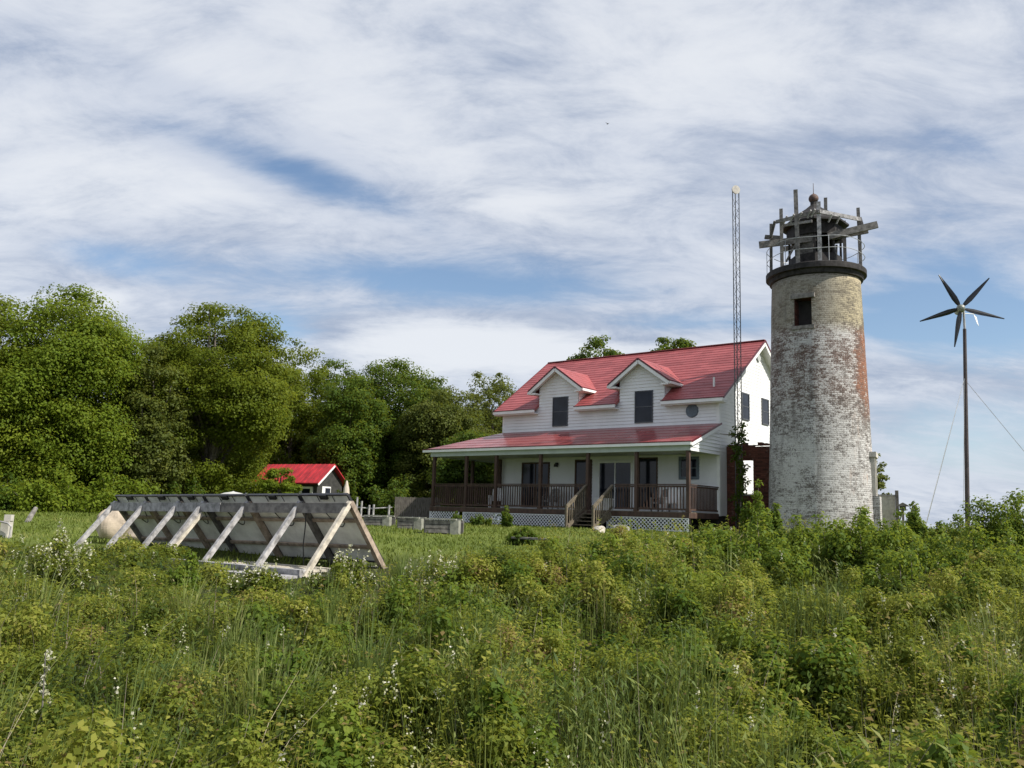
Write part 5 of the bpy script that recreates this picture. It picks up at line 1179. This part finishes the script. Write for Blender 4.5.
# low undergrowth so that soil hardly shows
X, Y = sample(36000, 2.4, 46); k = veg_end(X, Y); X, Y = X[k], Y[k]; n = len(X); P = np.stack([X, Y, gz(X, Y)+RNG.random(n)*0.22], 1); A = rand_unit(n); A[:, 2] = np.abs(A[:, 2])*0.5
L = (0.05+0.004*Y)*RNG.uniform(0.6, 1.4, n); V, F, R = leaf_arrays(P, A, unit(rand_unit(n)*0.7+np.array([0, 0, 1.0])), L, L*0.6, np.clip(RNG.normal(0.28, 0.15, n), 0, 0.9))
tag(np_obj('ground_cover', V, 4, F, R, L_WEED), 'dark low leaves close to the soil under the weeds', 'ground cover', None, 'stuff')
# dry stalks and dead twigs
X, Y = sample(3200, 2.6, 24); k = veg_end(X, Y); X, Y = X[k], Y[k]; n = len(X)
V, F, R = blade_arrays(np.stack([X, Y, gz(X, Y)], 1), vegh(X, Y)*RNG.uniform(0.7, 1.35, n), 0.003+0.0005*Y, RNG.uniform(0, 2*pi, n), RNG.uniform(0.0, 0.8, n), RNG.random(n))
tag(np_obj('dry_stalks', V, 4, F, R, L_DRY), 'thin dead straw coloured stalks scattered through the weeds', 'dry stalks', None, 'stuff')
# small white blossoms on the weeds
X, Y = sample(950, 4.0, 20); k = veg_end(X, Y) & ((vnoise(X+55, Y, 1.9) > 0.60) | (RNG.random(len(X)) < 0.12)); X, Y = X[k], Y[k]; n = len(X)
P = np.stack([X, Y, gz(X, Y)+vegh(X, Y)*RNG.uniform(0.75, 1.12, n)], 1); k = 14; st_ = np.tile(np.arange(k), n)*0.0085; P = np.repeat(P, k, 0)+RNG.normal(0, 0.010, (n*k, 3)); P[:, 2] += st_*np.repeat(RNG.uniform(0.4, 1.4, n), k); L = RNG.uniform(0.010, 0.022, n*k)*(0.8+0.03*np.repeat(Y, k))
V, F, R = leaf_arrays(P, rand_unit(n*k), unit(rand_unit(n*k)+np.array([0, -0.3, 0.6])), L, L*0.9, RNG.random(n*k))
tag(np_obj('weed_blossoms', V, 4, F, R, L_BLOSSOM), 'scattered small white and cream blossoms on the weeds', 'blossoms', None, 'stuff')
# mown lawn
n = 70000; Y = np.sqrt(RNG.uniform(14.0**2, 47.0**2, n)); X = RNG.uniform(-1, 1, n)*0.62*Y; k = ~veg_end(X, Y)
q = (X-HC[0])*EX[0]+(Y-HC[1])*EX[1]; q2 = (X-HC[0])*EY[0]+(Y-HC[1])*EY[1]; k &= ~((q2 > -3.2) & (q > -16.3) & (q < 0.2)); X, Y = X[k], Y[k]; n = len(X)
V, F, R = blade_arrays(np.stack([X, Y, gz(X, Y)-0.01], 1), RNG.uniform(0.04, 0.12, n)+0.06*(vnoise(X, Y, 0.8) > 0.7), 0.02+0.0008*Y, RNG.uniform(0, 2*pi, n), RNG.uniform(0.1, 0.8, n), np.clip(0.2+0.6*vnoise(X, Y, 2.0)+RNG.normal(0, 0.15, n), 0, 1), 2)
tag(np_obj('lawn_grass', V, 4, F, R, L_LAWN), 'short mown yellowish lawn before the porch', 'grass', None, 'stuff')

# one tall stalk of pale flowers at lower left
p = at(44, 700, 5.2); g0 = gz1(p[0], 5.2); zt3 = at(41, 652, 5.2)[2]
fs = thing('flower_stalk', (p[0], 5.2, g0), 'single tall dark stalk of cream flowers at lower left', 'flower')
MB().tube([(p[0]+0.02, 5.2, g0-0.05), (p[0], 5.2, (g0+zt3)/2), (p[0]-0.02, 5.2, zt3)], [0.007, 0.006, 0.003], 6).build('stem', M_DARKWOOD, fs)
n = 13; P = np.array([[p[0]-0.02+RNG.normal(0, 0.022), 5.2+RNG.normal(0, 0.02), zt3-0.66*(i/n)**1.1] for i in range(n)]); k = 12
P2 = np.repeat(P, k, 0)+RNG.normal(0, 0.008, (n*k, 3)); L = RNG.uniform(0.012, 0.03, n*k); V, F, R = leaf_arrays(P2, rand_unit(n*k), rand_unit(n*k), L, L*0.8, RNG.random(n*k)); np_obj('blossom', V, 4, F, R, L_BLOSSOM, fs)
